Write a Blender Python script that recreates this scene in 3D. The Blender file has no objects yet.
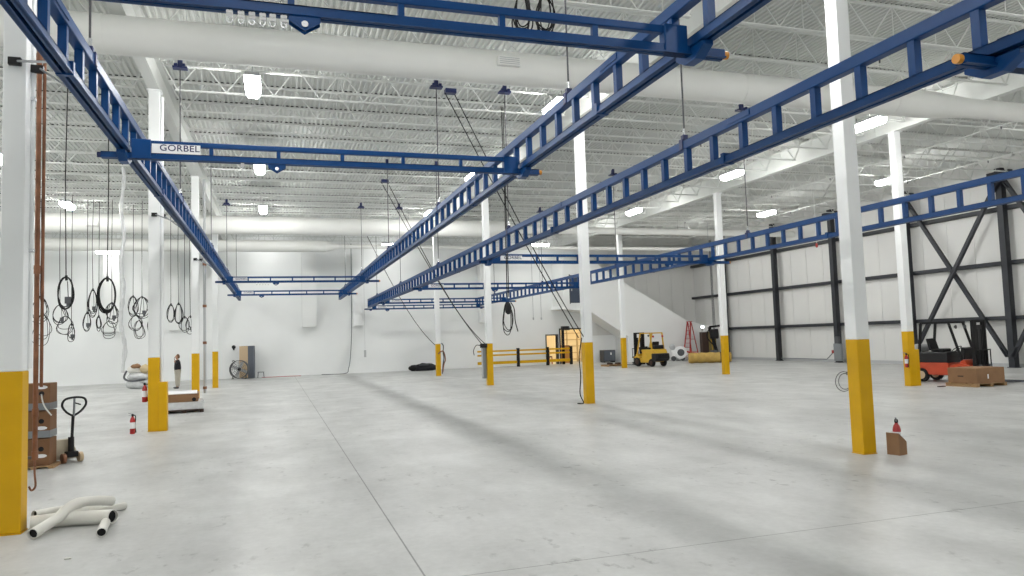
import bpy, bmesh, math, random
from math import sin, cos, pi, radians
from mathutils import Vector, Matrix
random.seed(7)
S = bpy.context.scene
COL = S.collection

# ------------------------------------------------------------------ materials
def mat(name, rgb, rough=0.5, metal=0.0, var=0.0, scale=4.0, bump=0.0, spec=0.5, stretch=None, coat=0.0):
    m = bpy.data.materials.new(name); m.use_nodes = True
    nt = m.node_tree; b = nt.nodes['Principled BSDF']
    b.inputs['Roughness'].default_value = rough
    b.inputs['Metallic'].default_value = metal
    b.inputs['Specular IOR Level'].default_value = spec
    b.inputs['Coat Weight'].default_value = coat
    b.inputs['Base Color'].default_value = (*rgb, 1)
    if var or bump:
        tc = nt.nodes.new('ShaderNodeTexCoord'); n = nt.nodes.new('ShaderNodeTexNoise')
        n.inputs['Scale'].default_value = scale; n.inputs['Detail'].default_value = 5
        if stretch:
            mp = nt.nodes.new('ShaderNodeMapping'); mp.inputs['Scale'].default_value = stretch
            nt.links.new(tc.outputs['Object'], mp.inputs['Vector']); nt.links.new(mp.outputs[0], n.inputs['Vector'])
        else:
            nt.links.new(tc.outputs['Object'], n.inputs['Vector'])
        if var:
            r = nt.nodes.new('ShaderNodeValToRGB')
            r.color_ramp.elements[0].position = .3; r.color_ramp.elements[1].position = .7
            r.color_ramp.elements[0].color = (*[c * (1 - var) for c in rgb], 1)
            r.color_ramp.elements[1].color = (*[min(1, c * (1 + var)) for c in rgb], 1)
            nt.links.new(n.outputs['Fac'], r.inputs['Fac']); nt.links.new(r.outputs[0], b.inputs['Base Color'])
        if bump:
            bp = nt.nodes.new('ShaderNodeBump'); bp.inputs['Strength'].default_value = bump
            bp.inputs['Distance'].default_value = .02
            nt.links.new(n.outputs['Fac'], bp.inputs['Height']); nt.links.new(bp.outputs[0], b.inputs['Normal'])
    return m

def emit(name, rgb, strength):
    m = bpy.data.materials.new(name); m.use_nodes = True
    b = m.node_tree.nodes['Principled BSDF']
    b.inputs['Base Color'].default_value = (.9, .9, .9, 1)
    b.inputs['Emission Color'].default_value = (*rgb, 1); b.inputs['Emission Strength'].default_value = strength
    return m

M = {}
M['wall'] = mat('wall_paint', (.85, .865, .865), .75, var=.02, scale=.6)
M['wallfar'] = mat('stair_wall_paint', (.83, .84, .835), .75, var=.015, scale=.8)
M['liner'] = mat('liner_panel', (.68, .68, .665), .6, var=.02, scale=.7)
M['deck'] = mat('roof_deck_paint', (.585, .60, .58), .7)
M['joist'] = mat('joist_paint', (.66, .675, .655), .6)
M['duct'] = mat('duct_paint', (.78, .785, .76), .55, var=.02, scale=1.2)
M['white'] = mat('white_paint', (.83, .845, .85), .45, var=.015, scale=2)
M['yellow'] = mat('safety_yellow', (.66, .37, .001), .45, var=.05, scale=3, spec=.3)
M['blue'] = mat('crane_blue', (.001, .048, .18), .4, var=.05, scale=3, spec=.28)
M['navy'] = mat('clamp_navy', (.012, .022, .10), .45)
M['steel'] = mat('rod_steel', (.10, .10, .11), .4, .7)
M['chrome'] = mat('bright_steel', (.7, .71, .73), .25, .9)
M['char'] = mat('charcoal_steel', (.021, .024, .031), .5, var=.15, scale=2)
M['black'] = mat('black_rubber', (.007, .007, .008), .6, spec=.3)
M['blackp'] = mat('black_plastic', (.009, .009, .011), .45, spec=.35)
M['copper'] = mat('copper_pipe', (.24, .105, .055), .45, .35, var=.3, scale=6)
M['card'] = mat('cardboard', (.27, .15, .075), .85, var=.08, scale=4)
M['card2'] = mat('cardboard_dark', (.20, .098, .045), .85, var=.1, scale=4)
M['wood'] = mat('pallet_wood', (.34, .21, .10), .8, var=.25, scale=6, stretch=(1, 8, 8))
M['pvc'] = mat('white_pvc', (.74, .73, .68), .4, var=.04, scale=5)
M['red'] = mat('extinguisher_red', (.40, .012, .014), .3, coat=.3)
M['orange'] = mat('truck_orange', (.50, .055, .012), .4, var=.08, scale=2)
M['ladred'] = mat('ladder_red', (.42, .035, .03), .5)
M['bumper'] = mat('amber_bumper', (.62, .26, .02), .35)
M['fyel'] = mat('truck_yellow', (.66, .40, .03), .42, var=.1, scale=2)
M['grey'] = mat('grey_metal', (.22, .235, .25), .45, .2)
M['dgrey'] = mat('dark_grey', (.075, .08, .088), .55)
M['lgrey'] = mat('light_grey', (.45, .46, .47), .5)
M['film'] = mat('plastic_film', (.62, .63, .64), .25, var=.08, scale=9, bump=.5)
M['tan'] = mat('tan_panel', (.56, .42, .27), .6)
M['slate'] = mat('slate_panel', (.10, .115, .14), .5)
M['cream'] = mat('jack_cream', (.50, .44, .33), .5)
M['paper'] = mat('white_label', (.85, .85, .86), .5)
M['ink'] = mat('label_ink', (.02, .022, .10), .5)
M['inkred'] = mat('label_red', (.45, .05, .05), .5)
M['roll'] = mat('yellow_roll', (.50, .33, .085), .7, var=.2, scale=3, bump=.3)
M['olive'] = mat('olive_panel', (.20, .155, .05), .6)
M['brown'] = mat('brown_panel', (.045, .022, .014), .6)
M['skin'] = mat('skin_tone', (.42, .22, .14), .6)
M['hair'] = mat('hair_brown', (.16, .075, .035), .6)
M['jacket'] = mat('jacket_black', (.014, .015, .02), .8)
M['trouser'] = mat('trousers_beige', (.46, .43, .36), .85)
M['doorblue'] = mat('door_blue', (.035, .05, .085), .5)
M['rackwood'] = mat('rack_cream', (.62, .50, .30), .6)
M['lamp'] = emit('lamp_diffuser', (1.0, .99, .96), 72)
M['lamp2'] = emit('strip_diffuser', (1.0, .99, .96), 20)
M['screen'] = emit('work_light', (.8, .93, 1.0), 6)

def floor_material():
    m = bpy.data.materials.new('concrete_floor'); m.use_nodes = True
    nt = m.node_tree; N = nt.nodes; L = nt.links; b = N['Principled BSDF']
    tc = N.new('ShaderNodeTexCoord'); sep = N.new('ShaderNodeSeparateXYZ'); L.new(tc.outputs['Object'], sep.inputs[0])
    def noise(scale, det, st=None):
        n = N.new('ShaderNodeTexNoise'); n.inputs['Scale'].default_value = scale; n.inputs['Detail'].default_value = det
        n.inputs['Roughness'].default_value = .62
        mp = N.new('ShaderNodeMapping'); mp.inputs['Scale'].default_value = st or (1, 1, 1)
        L.new(tc.outputs['Object'], mp.inputs[0]); L.new(mp.outputs[0], n.inputs['Vector']); return n.outputs['Fac']
    def math_(op, a, c=None, clamp=False):
        n = N.new('ShaderNodeMath'); n.operation = op; n.use_clamp = clamp
        for i, v in enumerate((a, c)):
            if v is None: continue
            if isinstance(v, (int, float)): n.inputs[i].default_value = v
            else: L.new(v, n.inputs[i])
        return n.outputs[0]
    def mapr(v, a, c, d, e):
        n = N.new('ShaderNodeMapRange'); L.new(v, n.inputs[0])
        for i, q in enumerate((a, c, d, e)): n.inputs[i + 1].default_value = q
        return n.outputs[0]
    X, Y = sep.outputs['X'], sep.outputs['Y']
    big = mapr(noise(.35, 4), .3, .7, .86, 1.11)
    mid = mapr(noise(1.3, 8, (1, .45, 1)), .3, .7, .85, 1.10)
    fine = mapr(noise(11, 7), .3, .7, .93, 1.05)
    v = math_('MULTIPLY', math_('MULTIPLY', big, mid), fine)
    # scuffs: dark small flecks in patches
    fl = mapr(noise(6, 9, (1, .6, 1)), .58, .68, 0, 1)
    patch = mapr(noise(.5, 3), .46, .60, 0, 1)
    v = math_('MULTIPLY', v, math_('SUBTRACT', 1.0, math_('MULTIPLY', math_('MULTIPLY', fl, patch), .42)))
    # worn traffic lanes along the hall; the first paints in the runway's shadow
    wob = mapr(noise(.22, 3), .2, .8, -.55, .55)
    tex = mapr(noise(2.2, 6, (1, .35, 1)), .25, .75, .35, 1.15)
    for x0, w, a in ((4.3, .45, .07), (7.4, .55, .05), (-3.9, .5, .12), (12.5, .8, .08)):
        d = math_('DIVIDE', math_('SUBTRACT', math_('ADD', X, wob), x0), w)
        g = math_('POWER', 2.718, math_('MULTIPLY', math_('MULTIPLY', d, d), -1.0))
        v = math_('MULTIPLY', v, math_('SUBTRACT', 1.0, math_('MULTIPLY', math_('MULTIPLY', g, tex), a)))
    # saw-cut control joints
    def cut(c, x0, w):
        return math_('LESS_THAN', math_('ABSOLUTE', math_('SUBTRACT', c, x0)), w)
    j = None
    for c, x0, w in ((X, 1.2, .0085), (X, -10.2, .008), (X, 14.5, .008), (Y, 6.25, .006), (Y, 20.9, .008), (Y, 36, .01)):
        q = cut(c, x0, w); j = q if j is None else math_('MAXIMUM', j, q)
    v = math_('MULTIPLY', v, math_('SUBTRACT', 1.0, math_('MULTIPLY', j, .6)))
    mx = N.new('ShaderNodeMix'); mx.data_type = 'RGBA'; mx.blend_type = 'MULTIPLY'; mx.inputs[0].default_value = 1
    mx.inputs[6].default_value = (.515, .52, .512, 1)
    cb = N.new('ShaderNodeCombineColor'); [L.new(v, cb.inputs[i]) for i in range(3)]
    L.new(cb.outputs[0], mx.inputs[7]); L.new(mx.outputs[2], b.inputs['Base Color'])
    L.new(mapr(noise(1.2, 6), .3, .7, .34, .52), b.inputs['Roughness'])
    b.inputs['Specular IOR Level'].default_value = .4
    bp = N.new('ShaderNodeBump'); bp.inputs['Strength'].default_value = .05; bp.inputs['Distance'].default_value = .02
    L.new(noise(5, 6), bp.inputs['Height']); L.new(bp.outputs[0], b.inputs['Normal'])
    return m
M['floor'] = floor_material()

# ------------------------------------------------------------------ mesh builder
class MB:
    def __init__(s): s.v = []; s.f = []; s.mi = []; s.cur = 0
    def slot(s, i): s.cur = i; return s
    def add(s, vs, fs, mtx=None):
        o = len(s.v)
        s.v += [tuple(mtx @ Vector(p)) if mtx else tuple(p) for p in vs]
        s.f += [tuple(i + o for i in f) for f in fs]; s.mi += [s.cur] * len(fs); return s
    def box(s, c, d, mtx=None):
        x, y, z = c; a, b, h = d[0] / 2, d[1] / 2, d[2] / 2
        vs = [(x - a, y - b, z - h), (x + a, y - b, z - h), (x + a, y + b, z - h), (x - a, y + b, z - h),
              (x - a, y - b, z + h), (x + a, y - b, z + h), (x + a, y + b, z + h), (x - a, y + b, z + h)]
        return s.add(vs, [(0, 3, 2, 1), (4, 5, 6, 7), (0, 1, 5, 4), (1, 2, 6, 5), (2, 3, 7, 6), (3, 0, 4, 7)], mtx)
    def b2(s, lo, hi, mtx=None):
        return s.box([(lo[i] + hi[i]) / 2 for i in range(3)], [hi[i] - lo[i] for i in range(3)], mtx)
    def bar(s, p, q, w, h=None, up=(0, 0, 1)):
        p = Vector(p); q = Vector(q); d = q - p; L = d.length
        if L < 1e-6: return s
        y = d / L; u = Vector(up)
        if abs(y.dot(u)) > .98: u = Vector((1, 0, 0))
        x = y.cross(u).normalized(); z = x.cross(y)
        R = Matrix((x, y, z)).transposed().to_4x4(); R.translation = (p + q) / 2
        return s.box((0, 0, 0), (w, L, h or w), R)
    def tube(s, pts, r, n=8, closed=False, caps=True):
        P = [Vector(p) for p in pts]; k = len(P); rr = r if isinstance(r, (list, tuple)) else [r] * k
        up = None; rings = []
        for i in range(k):
            if closed: t = P[(i + 1) % k] - P[i - 1]
            else: t = P[min(i + 1, k - 1)] - P[max(i - 1, 0)]
            t = t.normalized() if t.length > 1e-9 else Vector((0, 0, 1))
            if up is None:
                a = Vector((0, 0, 1)) if abs(t.z) < .9 else Vector((1, 0, 0)); up = (a - t * a.dot(t)).normalized()
            else:
                up = up - t * up.dot(t); up = up.normalized() if up.length > 1e-6 else t.orthogonal().normalized()
            w = t.cross(up)
            rings.append([P[i] + up * (cos(2 * pi * j / n) * rr[i]) + w * (sin(2 * pi * j / n) * rr[i]) for j in range(n)])
        vs = [v for ring in rings for v in ring]; fs = []
        for i in range(k if closed else k - 1):
            a = i * n; b = ((i + 1) % k) * n
            fs += [(a + j, a + (j + 1) % n, b + (j + 1) % n, b + j) for j in range(n)]
        if caps and not closed:
            fs.append(tuple(range(n - 1, -1, -1))); fs.append(tuple((k - 1) * n + j for j in range(n)))
        return s.add(vs, fs)
    def cyl(s, p, q, r, n=16, r2=None): return s.tube([p, q], [r, r if r2 is None else r2], n)
    def lathe(s, prof, n=24, mtx=None):           # prof: (radius, z) pairs about local Z
        vs = []; fs = []; k = len(prof)
        for r, z in prof: vs += [(r * cos(2 * pi * j / n), r * sin(2 * pi * j / n), z) for j in range(n)]
        for i in range(k - 1): fs += [(i * n + j, i * n + (j + 1) % n, (i + 1) * n + (j + 1) % n, (i + 1) * n + j) for j in range(n)]
        fs.append(tuple(range(n - 1, -1, -1))); fs.append(tuple((k - 1) * n + j for j in range(n)))
        return s.add(vs, fs, mtx)
    def prism(s, poly, lo, hi, axis='Y'):         # polygon in the other two axes, extruded along axis
        n = len(poly)
        def P(a, b, t): return {'Y': (a, t, b), 'X': (t, a, b), 'Z': (a, b, t)}[axis]
        vs = [P(a, b, lo) for a, b in poly] + [P(a, b, hi) for a, b in poly]
        fs = [tuple(range(n)), tuple(range(2 * n - 1, n - 1, -1))] + [(i, i + n, (i + 1) % n + n, (i + 1) % n) for i in range(n)]
        return s.add(vs, fs)
    def mesh(s, name, mats, smooth=False):
        me = bpy.data.meshes.new(name); me.from_pydata(s.v, [], s.f)
        for m in (mats if isinstance(mats, (list, tuple)) else [mats]): me.materials.append(m)
        me.polygons.foreach_set('material_index', s.mi)
        bm = bmesh.new(); bm.from_mesh(me); bmesh.ops.recalc_face_normals(bm, faces=bm.faces); bm.to_mesh(me); bm.free()
        if smooth:
            me.polygons.foreach_set('use_smooth', [True] * len(me.polygons)); me.set_sharp_from_angle(angle=radians(40))
        me.update(); return me
    def build(s, name, mats, parent=None, smooth=False, bevel=0, loc=(0, 0, 0), label=None):
        o = bpy.data.objects.new(name, s.mesh(name, mats, smooth)); COL.objects.link(o)
        o.location = loc
        if parent: o.parent = parent
        if bevel:
            md = o.modifiers.new('edge', 'BEVEL'); md.width = bevel; md.segments = 2; md.limit_method = 'ANGLE'
        if label: o['label'] = label
        return o

def tag(o, label, cat, group=None, kind=None):
    o['label'] = label; o['category'] = cat
    if group: o['group'] = group
    if kind: o['kind'] = kind
    return o
def thing(name, label, cat, loc=(0, 0, 0), rz=0, group=None):
    o = bpy.data.objects.new(name, None); COL.objects.link(o); o.empty_display_size = .2
    o.location = loc; o.rotation_euler = (0, 0, rz); return tag(o, label, cat, group)
def inst(name, me, parent=None, loc=(0, 0, 0), rz=0):
    o = bpy.data.objects.new(name, me); COL.objects.link(o); o.location = loc; o.rotation_euler = (0, 0, rz)
    if parent: o.parent = parent
    return o
def struct(name, mb, m, smooth=False):
    o = mb.build(name, m, smooth=smooth); o['kind'] = 'structure'; return o
def dup(src, loc, rz=None, label=None, group=None):
    r = src.copy(); COL.objects.link(r); r.location = loc
    if rz is not None: r.rotation_euler = (0, 0, rz)
    if label: r['label'] = label
    if group: r['group'] = group
    for ch in list(src.children):
        c = ch.copy(); COL.objects.link(c); c.parent = r
        for g in list(ch.children):
            d = g.copy(); COL.objects.link(d); d.parent = c
    return r
def arc(c, r, a0, a1, n, plane='XZ', rz=None):
    out = []
    for i in range(n + 1):
        a = a0 + (a1 - a0) * i / n; u = cos(a) * r; w = sin(a) * (rz or r)
        out.append({'XZ': (c[0] + u, c[1], c[2] + w), 'YZ': (c[0], c[1] + u, c[2] + w), 'XY': (c[0] + u, c[1] + w, c[2])}[plane])
    return out
def smoothpath(pts, n=6):
    P = [Vector(p) for p in pts]; out = []
    for i in range(len(P) - 1):
        a = P[max(i - 1, 0)]; b = P[i]; c = P[i + 1]; d = P[min(i + 2, len(P) - 1)]
        for k in range(n):
            t = k / n
            out.append(.5 * ((2 * b) + (c - a) * t + (2 * a - 5 * b + 4 * c - d) * t * t + (3 * b - a - 3 * c + d) * t ** 3))
    out.append(P[-1]); return out
ORD = ['nearest', 'second', 'third', 'fourth', 'fifth', 'sixth', 'seventh', 'eighth']

# ------------------------------------------------------------------ camera
Fv, yaw, pitch, roll = 736.874, .313, .068, -.032
f = Vector((sin(yaw) * cos(pitch), cos(yaw) * cos(pitch), sin(pitch)))
r0 = Vector((cos(yaw), -sin(yaw), 0)); u0 = r0.cross(f)
r = cos(roll) * r0 + sin(roll) * u0; u = -sin(roll) * r0 + cos(roll) * u0
cd = bpy.data.cameras.new('camera'); cam = bpy.data.objects.new('camera', cd); COL.objects.link(cam)
cd.sensor_width = 36; cd.lens = Fv / 1024 * 36; cd.clip_end = 300
mw = Matrix((r, u, -f)).transposed().to_4x4(); mw.translation = (0, 0, 2.0); cam.matrix_world = mw
S.camera = cam
def in_frame(x, y, z):
    d = Vector((x, y, z - 2.0)); k = d.dot(f)
    return k > 0 and 0 <= 512 + Fv * d.dot(r) / k <= 1024 and 0 <= 288 - Fv * d.dot(u) / k <= 576

# ------------------------------------------------------------------ the hall
XL, XR, YF, YB, ZD = -20.0, 31.45, -7.0, 50.6, 9.5
floor = MB(); floor.b2((XL - .3, YF - .3, -.2), (XR + .3, YB + 6.5, 0)); struct('floor', floor, M['floor'])
# back wall with two doorways and shallow precast joints
D1, D2 = (18.9, 19.72, 2.1), (20.0, 22.35, 2.5)
w = MB(); zs = [0, 3.965, 7.385, ZD + .1]
G = .012
xs_plain = [XL, -13.5, -6.1, 1.75, 9.5, 17.1, 24.8, XR]
for k in range(3):
    z0, z1 = zs[k] + (G if k else 0), zs[k + 1] - G
    if k == 0:
        w.b2((XL, YB, z0), (D1[0], YB + .3, z1)); w.b2((D1[1], YB, z0), (D2[0], YB + .3, z1)); w.b2((D2[1], YB, z0), (XR, YB + .3, z1))
        w.b2((D1[0], YB, D1[2]), (D1[1], YB + .3, z1)); w.b2((D2[0], YB, D2[2]), (D2[1], YB + .3, z1))
    else: w.b2((XL, YB, z0), (XR, YB + .3, z1))
w.b2((XL, YB + .02, 2.6), (XR, YB + .28, ZD))
struct('wall_back', w, M['wall'])
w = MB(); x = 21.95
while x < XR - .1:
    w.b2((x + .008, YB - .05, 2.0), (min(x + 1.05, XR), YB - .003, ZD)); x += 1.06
struct('wall_grey_panels', w, M['liner'])  # greyer panels laid over the upper right of the back wall
struct('wall_left', MB().b2((XL - .3, YF, 0), (XL, YB + .3, ZD + .1)), M['wall'])
struct('wall_front', MB().b2((XL, YF - .3, 0), (XR, YF, ZD + .1)), M['wall'])
# right wall: vertical liner panels with narrow seams between
w = MB(); y = YF; X0 = 31.38
while y < YB:
    w.b2((X0, y + .008, .12), (X0 + .06, min(y + 1.43, YB), ZD)); y += 1.44
w.b2((X0 + .05, YF, 0), (X0 + .3, YB + .3, ZD + .1))
struct('wall_right', w, M['liner'])
struct('baseboard_right', MB().b2((X0 - .05, YF, 0), (X0 + .05, 46.3, .16)), M['lgrey'])
w = MB().b2((30.95, 46.3, 0), (31.37, YB, 2.5)); struct('trim_1', w, M['wallfar'])
for z in (2.2, 4.66, 7.12):
    g = MB()
    g.b2((31.12, YF, z - .09), (31.37, YB - .02, z - .075)).b2((31.12, YF, z - .09), (31.135, YB - .02, z + .09)).b2((31.12, YF, z + .075), (31.37, YB - .02, z + .09))
    struct('wall_girt', g, M['char'])
# roof deck: fluted sheet, flutes running front to back
w = MB(); vs = []; x = XL - .2; prof = []
while x < XR + .3:
    prof += [(x, 0), (x + .048, 0), (x + .072, .04), (x + .126, .04)]; x += .15
n = len(prof)
vs = [(a, YF - .2, ZD + b) for a, b in prof] + [(a, YB + .3, ZD + b) for a, b in prof]
w.add(vs, [(i, i + 1, i + 1 + n, i + n) for i in range(n - 1)])
w.b2((XL - .2, YF - .2, ZD + .12), (XR + .3, YB + .3, ZD + .2))
struct('ceiling', w, M['deck'])
# bar joists on every 1.77 m, girders on the column lines
GX = [-14.5, -2.84, 8.87, 20.08]
bays = [(XL, -14.5), (-14.5, -2.84), (-2.84, 8.87), (8.87, 20.08), (20.08, 31.3)]
JY = [9.65 + 1.77 * k for k in range(-9, 24) if YF < 9.65 + 1.77 * k < YB - .1]
def joist_mesh(L):
    b = MB(); zt, zb = ZD - .005, 8.63
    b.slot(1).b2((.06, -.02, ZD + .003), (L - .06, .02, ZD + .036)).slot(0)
    b.b2((.08, -.05, zt - .012), (L - .08, .05, zt)); b.b2((.08, -.022, zt - .06), (L - .08, .022, zt))
    for sy in (-.03, .03):
        b.b2((.45, sy - .018, zb), (L - .45, sy + .018, zb + .03))
    nn = max(2, int(round((L - 1) / 1.25))); st = (L - 1.0) / nn; xx = .5
    for i in range(nn):
        b.bar((xx, 0, zb + .03), (xx + st / 2, 0, zt - .03), .024); b.bar((xx + st / 2, 0, zt - .03), (xx + st, 0, zb + .03), .024)
        b.bar((xx + st / 2, 0, zb + .03), (xx + st / 2, 0, zt - .03), .016); xx += st
    b.bar((.1, 0, zt - .03), (.5, 0, zb + .03), .03); b.bar((L - .1, 0, zt - .03), (L - .5, 0, zb + .03), .03)
    b.b2((.0, -.05, zt - .14), (.2, .05, zt)).b2((L - .2, -.05, zt - .14), (L, .05, zt))
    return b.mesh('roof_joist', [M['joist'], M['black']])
for a, b in bays:
    me = joist_mesh(b - a - .02)
    for y in JY:
        o = inst('roof_joist', me, None, (a + .01, y, 0)); o['kind'] = 'structure'
def girder_mesh(L):
    b = MB(); b.b2((-.13, 0, 8.56), (.13, L, 8.58)).b2((-.13, 0, 9.34), (.13, L, 9.36)).b2((-.008, 0, 8.58), (.008, L, 9.34)); return b.mesh('girder', M['joist'])
gys = [YF, -1.0, 9.6, 20.2, 30.5, 40.6, YB]
for gx in GX:
    for a, b in zip(gys[:-1], gys[1:]):
        o = inst('girder', girder_mesh(b - a - .02), None, (gx, a + .01, 0)); o['kind'] = 'structure'

# room beyond the doorways
b = MB(); b.b2((16, 56, 0), (27, 56.2, 4)).b2((16, YB + .3, 0), (16.2, 56, 4)).b2((26.8, YB + .3, 0), (27, 56, 4)).b2((16, YB + .3, 3.6), (27, 56.2, 3.8))
struct('wall_beyond', b, mat('warm_wall', (.80, .70, .50), .7))
def frame(name, d, wd, m):
    b = MB(); b.b2((d[0] - wd, YB - .05, 0), (d[0], YB + .32, d[2] + wd)).b2((d[1], YB - .05, 0), (d[1] + wd, YB + .32, d[2] + wd)).b2((d[0], YB - .05, d[2]), (d[1], YB + .32, d[2] + wd))
    return struct(name, b, m)
frame('door_1', D1, .09, M['dgrey']); frame('door_2', D2, .10, M['char'])

# ------------------------------------------------------------------ columns
def column(name, X, Y, label, w=.26, guard=None, pipe=None):
    t = thing(name, label, 'column', (X, Y, 0), 0, 'building columns'); h = w / 2
    MB().b2((-h, -h, 1.805), (h, h, 8.56)).build('shaft', M['white'], t, bevel=.012)
    MB().b2((-h - .001, -h - .001, 0.015), (h + .001, h + .001, 1.805)).build('painted_base', M['yellow'], t, bevel=.012, label='safety yellow lower part of the column')
    MB().b2((-h - .006, -h - .006, 0), (h + .006, h + .006, .015)).build('base_plate', M['yellow'], t)
    MB().b2((-h - .04, -h - .04, 8.53), (h + .04, h + .04, 8.56)).build('cap_plate', M['white'], t)
    if guard:
        gx, gy, gw, gd = guard
        MB().b2((gx - gw / 2, gy - gd / 2, 0), (gx + gw / 2, gy + gd / 2, 1.2)).build('pipe_guard', M['yellow'], t, bevel=.01, label='yellow guard box boxed around the pipe foot')
        MB().tube([(gx - .03, gy, 1.2), (gx - .03, gy, 8.4)], .045, 10).build('downpipe', M['white'], t, smooth=True)
    return t
column('steel_column', -2.83, 9.77, 'white column with yellow base at the left picture edge beside the white tubes', .235)
column('steel_column', -2.84, 20.2, 'white column with yellow guard box beside the red extinguisher standing on the floor', guard=(.20, -.04, .2, .24))
column('steel_column', -2.84, 30.2, 'slim white column with yellow base just right of the standing person')
column('steel_column', -2.84, 39.9, 'farthest left column, thin yellow base near the round drum fan')
column('steel_column', 8.905, 9.6, 'big white column with yellow base beside the boxed extinguisher', .25)
column('steel_column', 8.87, 20.3, 'white column with yellow base left of the grey cabinet and yellow forklift')
column('steel_column', 8.87, 30.9, 'white column with yellow base at the left end of the yellow guard rail')
column('steel_column', 8.87, 41.5, 'small far column with yellow base beside the black tarpaulin heap')
column('steel_column', 20.08, 19.4, 'white column with yellow base carrying an extinguisher beside the orange forklift', guard=(.22, .0, .2, .22))
column('steel_column', 20.08, 29.95, 'white column with yellow base in front of the long yellow roll')
column('steel_column', 20.08, 40.5, 'far white column with yellow base just left of the yellow forklift')

# ------------------------------------------------------------------ right wall framing
PY = [45.9, 40.2, 34.9, 29.6, 24.3, 19.2]
pl = ['dark wall post in the right wall farthest from the camera, near the yellow roll', 'dark wall post second from the far end of the right wall',
      'dark wall post with the grey electrical box at its foot', 'dark wall post behind the column beside the orange forklift',
      'dark wall post between the two crossed braces near the right edge', 'dark wall post just outside the right picture edge']
for y, lab in zip(PY, pl):
    t = thing('wall_post', lab, 'wall post', (31.0, y, 0), 0, 'dark posts of the right wall')
    MB().b2((-.14, -.15, 0), (.12, -.135, 8.9)).b2((-.14, .135, 0), (.12, .15, 8.9)).b2((-.02, -.15, 0), (.0, .15, 8.9)).b2((-.14, -.15, 0), (-.12, .15, 8.9)).build('shaft', M['char'], t)
    MB().b2((-.18, -.2, 0), (.15, .2, .03)).build('base_plate', M['char'], t)
    if y < 36: MB().b2((-.18, -.5, 8.45), (.15, .5, 8.75)).build('cap_bracket', M['char'], t)
def brace(p, q, lab):
    t = thing('cross_brace', lab, 'brace', p, 0, 'crossed braces of the right wall'); d = Vector(q) - Vector(p)
    MB().bar((0, 0, 0), d, .16, .16, up=(1, 0, 0)).build('brace_bar', M['char'], t)
    e = d.normalized() * .45
    MB().bar((0, 0, 0), e, .04, .34, up=(1, 0, 0)).build('gusset_plate', M['char'], t); MB().bar(d - e, d, .04, .34, up=(1, 0, 0)).build('gusset_plate', M['char'], t)
brace((30.98, 29.4, 8.3), (30.98, 24.55, .5), 'dark diagonal brace falling rightwards behind the orange forklift mast')
brace((30.72, 24.2, 8.3), (30.72, 29.4, .5), 'dark diagonal brace rising rightwards above the orange forklift')
brace((30.98, 24.1, 8.3), (30.98, 19.6, .5), 'dark diagonal brace at right edge falling out of the picture')
brace((30.72, 19.4, 8.3), (30.72, 24.1, .5), 'dark diagonal brace at right edge rising from the post foot')

# ------------------------------------------------------------------ ducts
def duct(name, label, segs, z, y, seam=2.4):
    t = thing(name, label, 'duct', (0, y, z))
    for nm, x0, x1, r1, r2 in segs:
        b = MB(); b.cyl((x0, 0, 0), (x1, 0, 0), r1, 40, r2); o = b.build(nm, M['duct'], t, smooth=True)
        if nm == 'duct_body':
            x = x0 + seam
            while x < x1 - .3:
                MB().cyl((x - .02, 0, 0), (x + .02, 0, 0), r1 + .012, 40).build('seam_collar', M['duct'], t, smooth=True); x += seam * 2
            x = x0 + 1.2
            while x < x1 - .5:
                MB().b2((x - .01, -.01, r1 - .02), (x + .01, .01, 8.66 - z)).build('hanger_strap', M['joist'], t); x += 3.4
    return t
duct('air_duct', 'big white round duct crossing the roof nearest the camera', [('duct_body', XL + .1, 17.4, .375, .375), ('reducer', 17.4, 18.9, .375, .27), ('duct_body', 18.9, 31.2, .27, .27)], 8.13, 15.6)
duct('air_duct', 'big white round duct crossing high before the back wall', [('duct_body', XL + .1, 12.0, .45, .45), ('reducer', 12.0, 13.0, .45, .2), ('duct_body', 13.0, 31.2, .2, .2)], 8.0, 38.5)
duct('air_duct', 'smaller white duct behind the far duct close to back wall', [('duct_body', XL + .1, 3.0, .35, .35), ('reducer', 3.0, 3.8, .35, .12), ('duct_body', 3.8, 31.2, .12, .12)], 7.95, 46.0)
def grille(x, y, z, lab):
    t = thing('duct_outlet', lab, 'air outlet', (x, y, z), 0, 'outlets on the ducts')
    MB().b2((-.26, -.06, -.1), (.26, .06, .1)).build('frame', M['duct'], t, bevel=.008); b = MB()
    for k in range(4): b.box((0, -.065, -.065 + k * .043), (.46, .02, .012))
    b.build('blades', M['lgrey'], t)
grille(5.0, 15.16, 8.12, 'small grille outlet on the side of the nearest big duct')
grille(-8.0, 38.0, 7.9, 'small grille outlet on the far duct at left')
for x in (1.72, 5.0, -9.85, -6.25, 13.8):
    wd = .9 if x in (1.72, -9.85) else .62
    lab = {1.72: 'tall white boxed chase on back wall left of the middle runway end', 5.0: 'narrow white boxed chase on back wall behind the middle runway end', -9.85: 'tall white boxed chase on back wall behind hanging coils',
           -6.25: 'white boxed chase on back wall right of the nearer left column', 13.8: 'white boxed chase on back wall hidden behind middle columns'}[x]
    t = thing('wall_chase', lab, 'wall duct', (x, YB - .72, 3.15), 0, 'boxed chases on the back wall'); zc = [0, .42, .72, 2.0, 3.4, 4.9]
    for a, b in zip(zc[:-1], zc[1:]): MB().b2((0, 0, a + .013), (wd, .71, b - .013)).build('panel', M['wallfar'], t, bevel=.006)
    MB().b2((.02, .02, 0), (wd - .02, .71, 4.9)).build('core', M['wallfar'], t)

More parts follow.
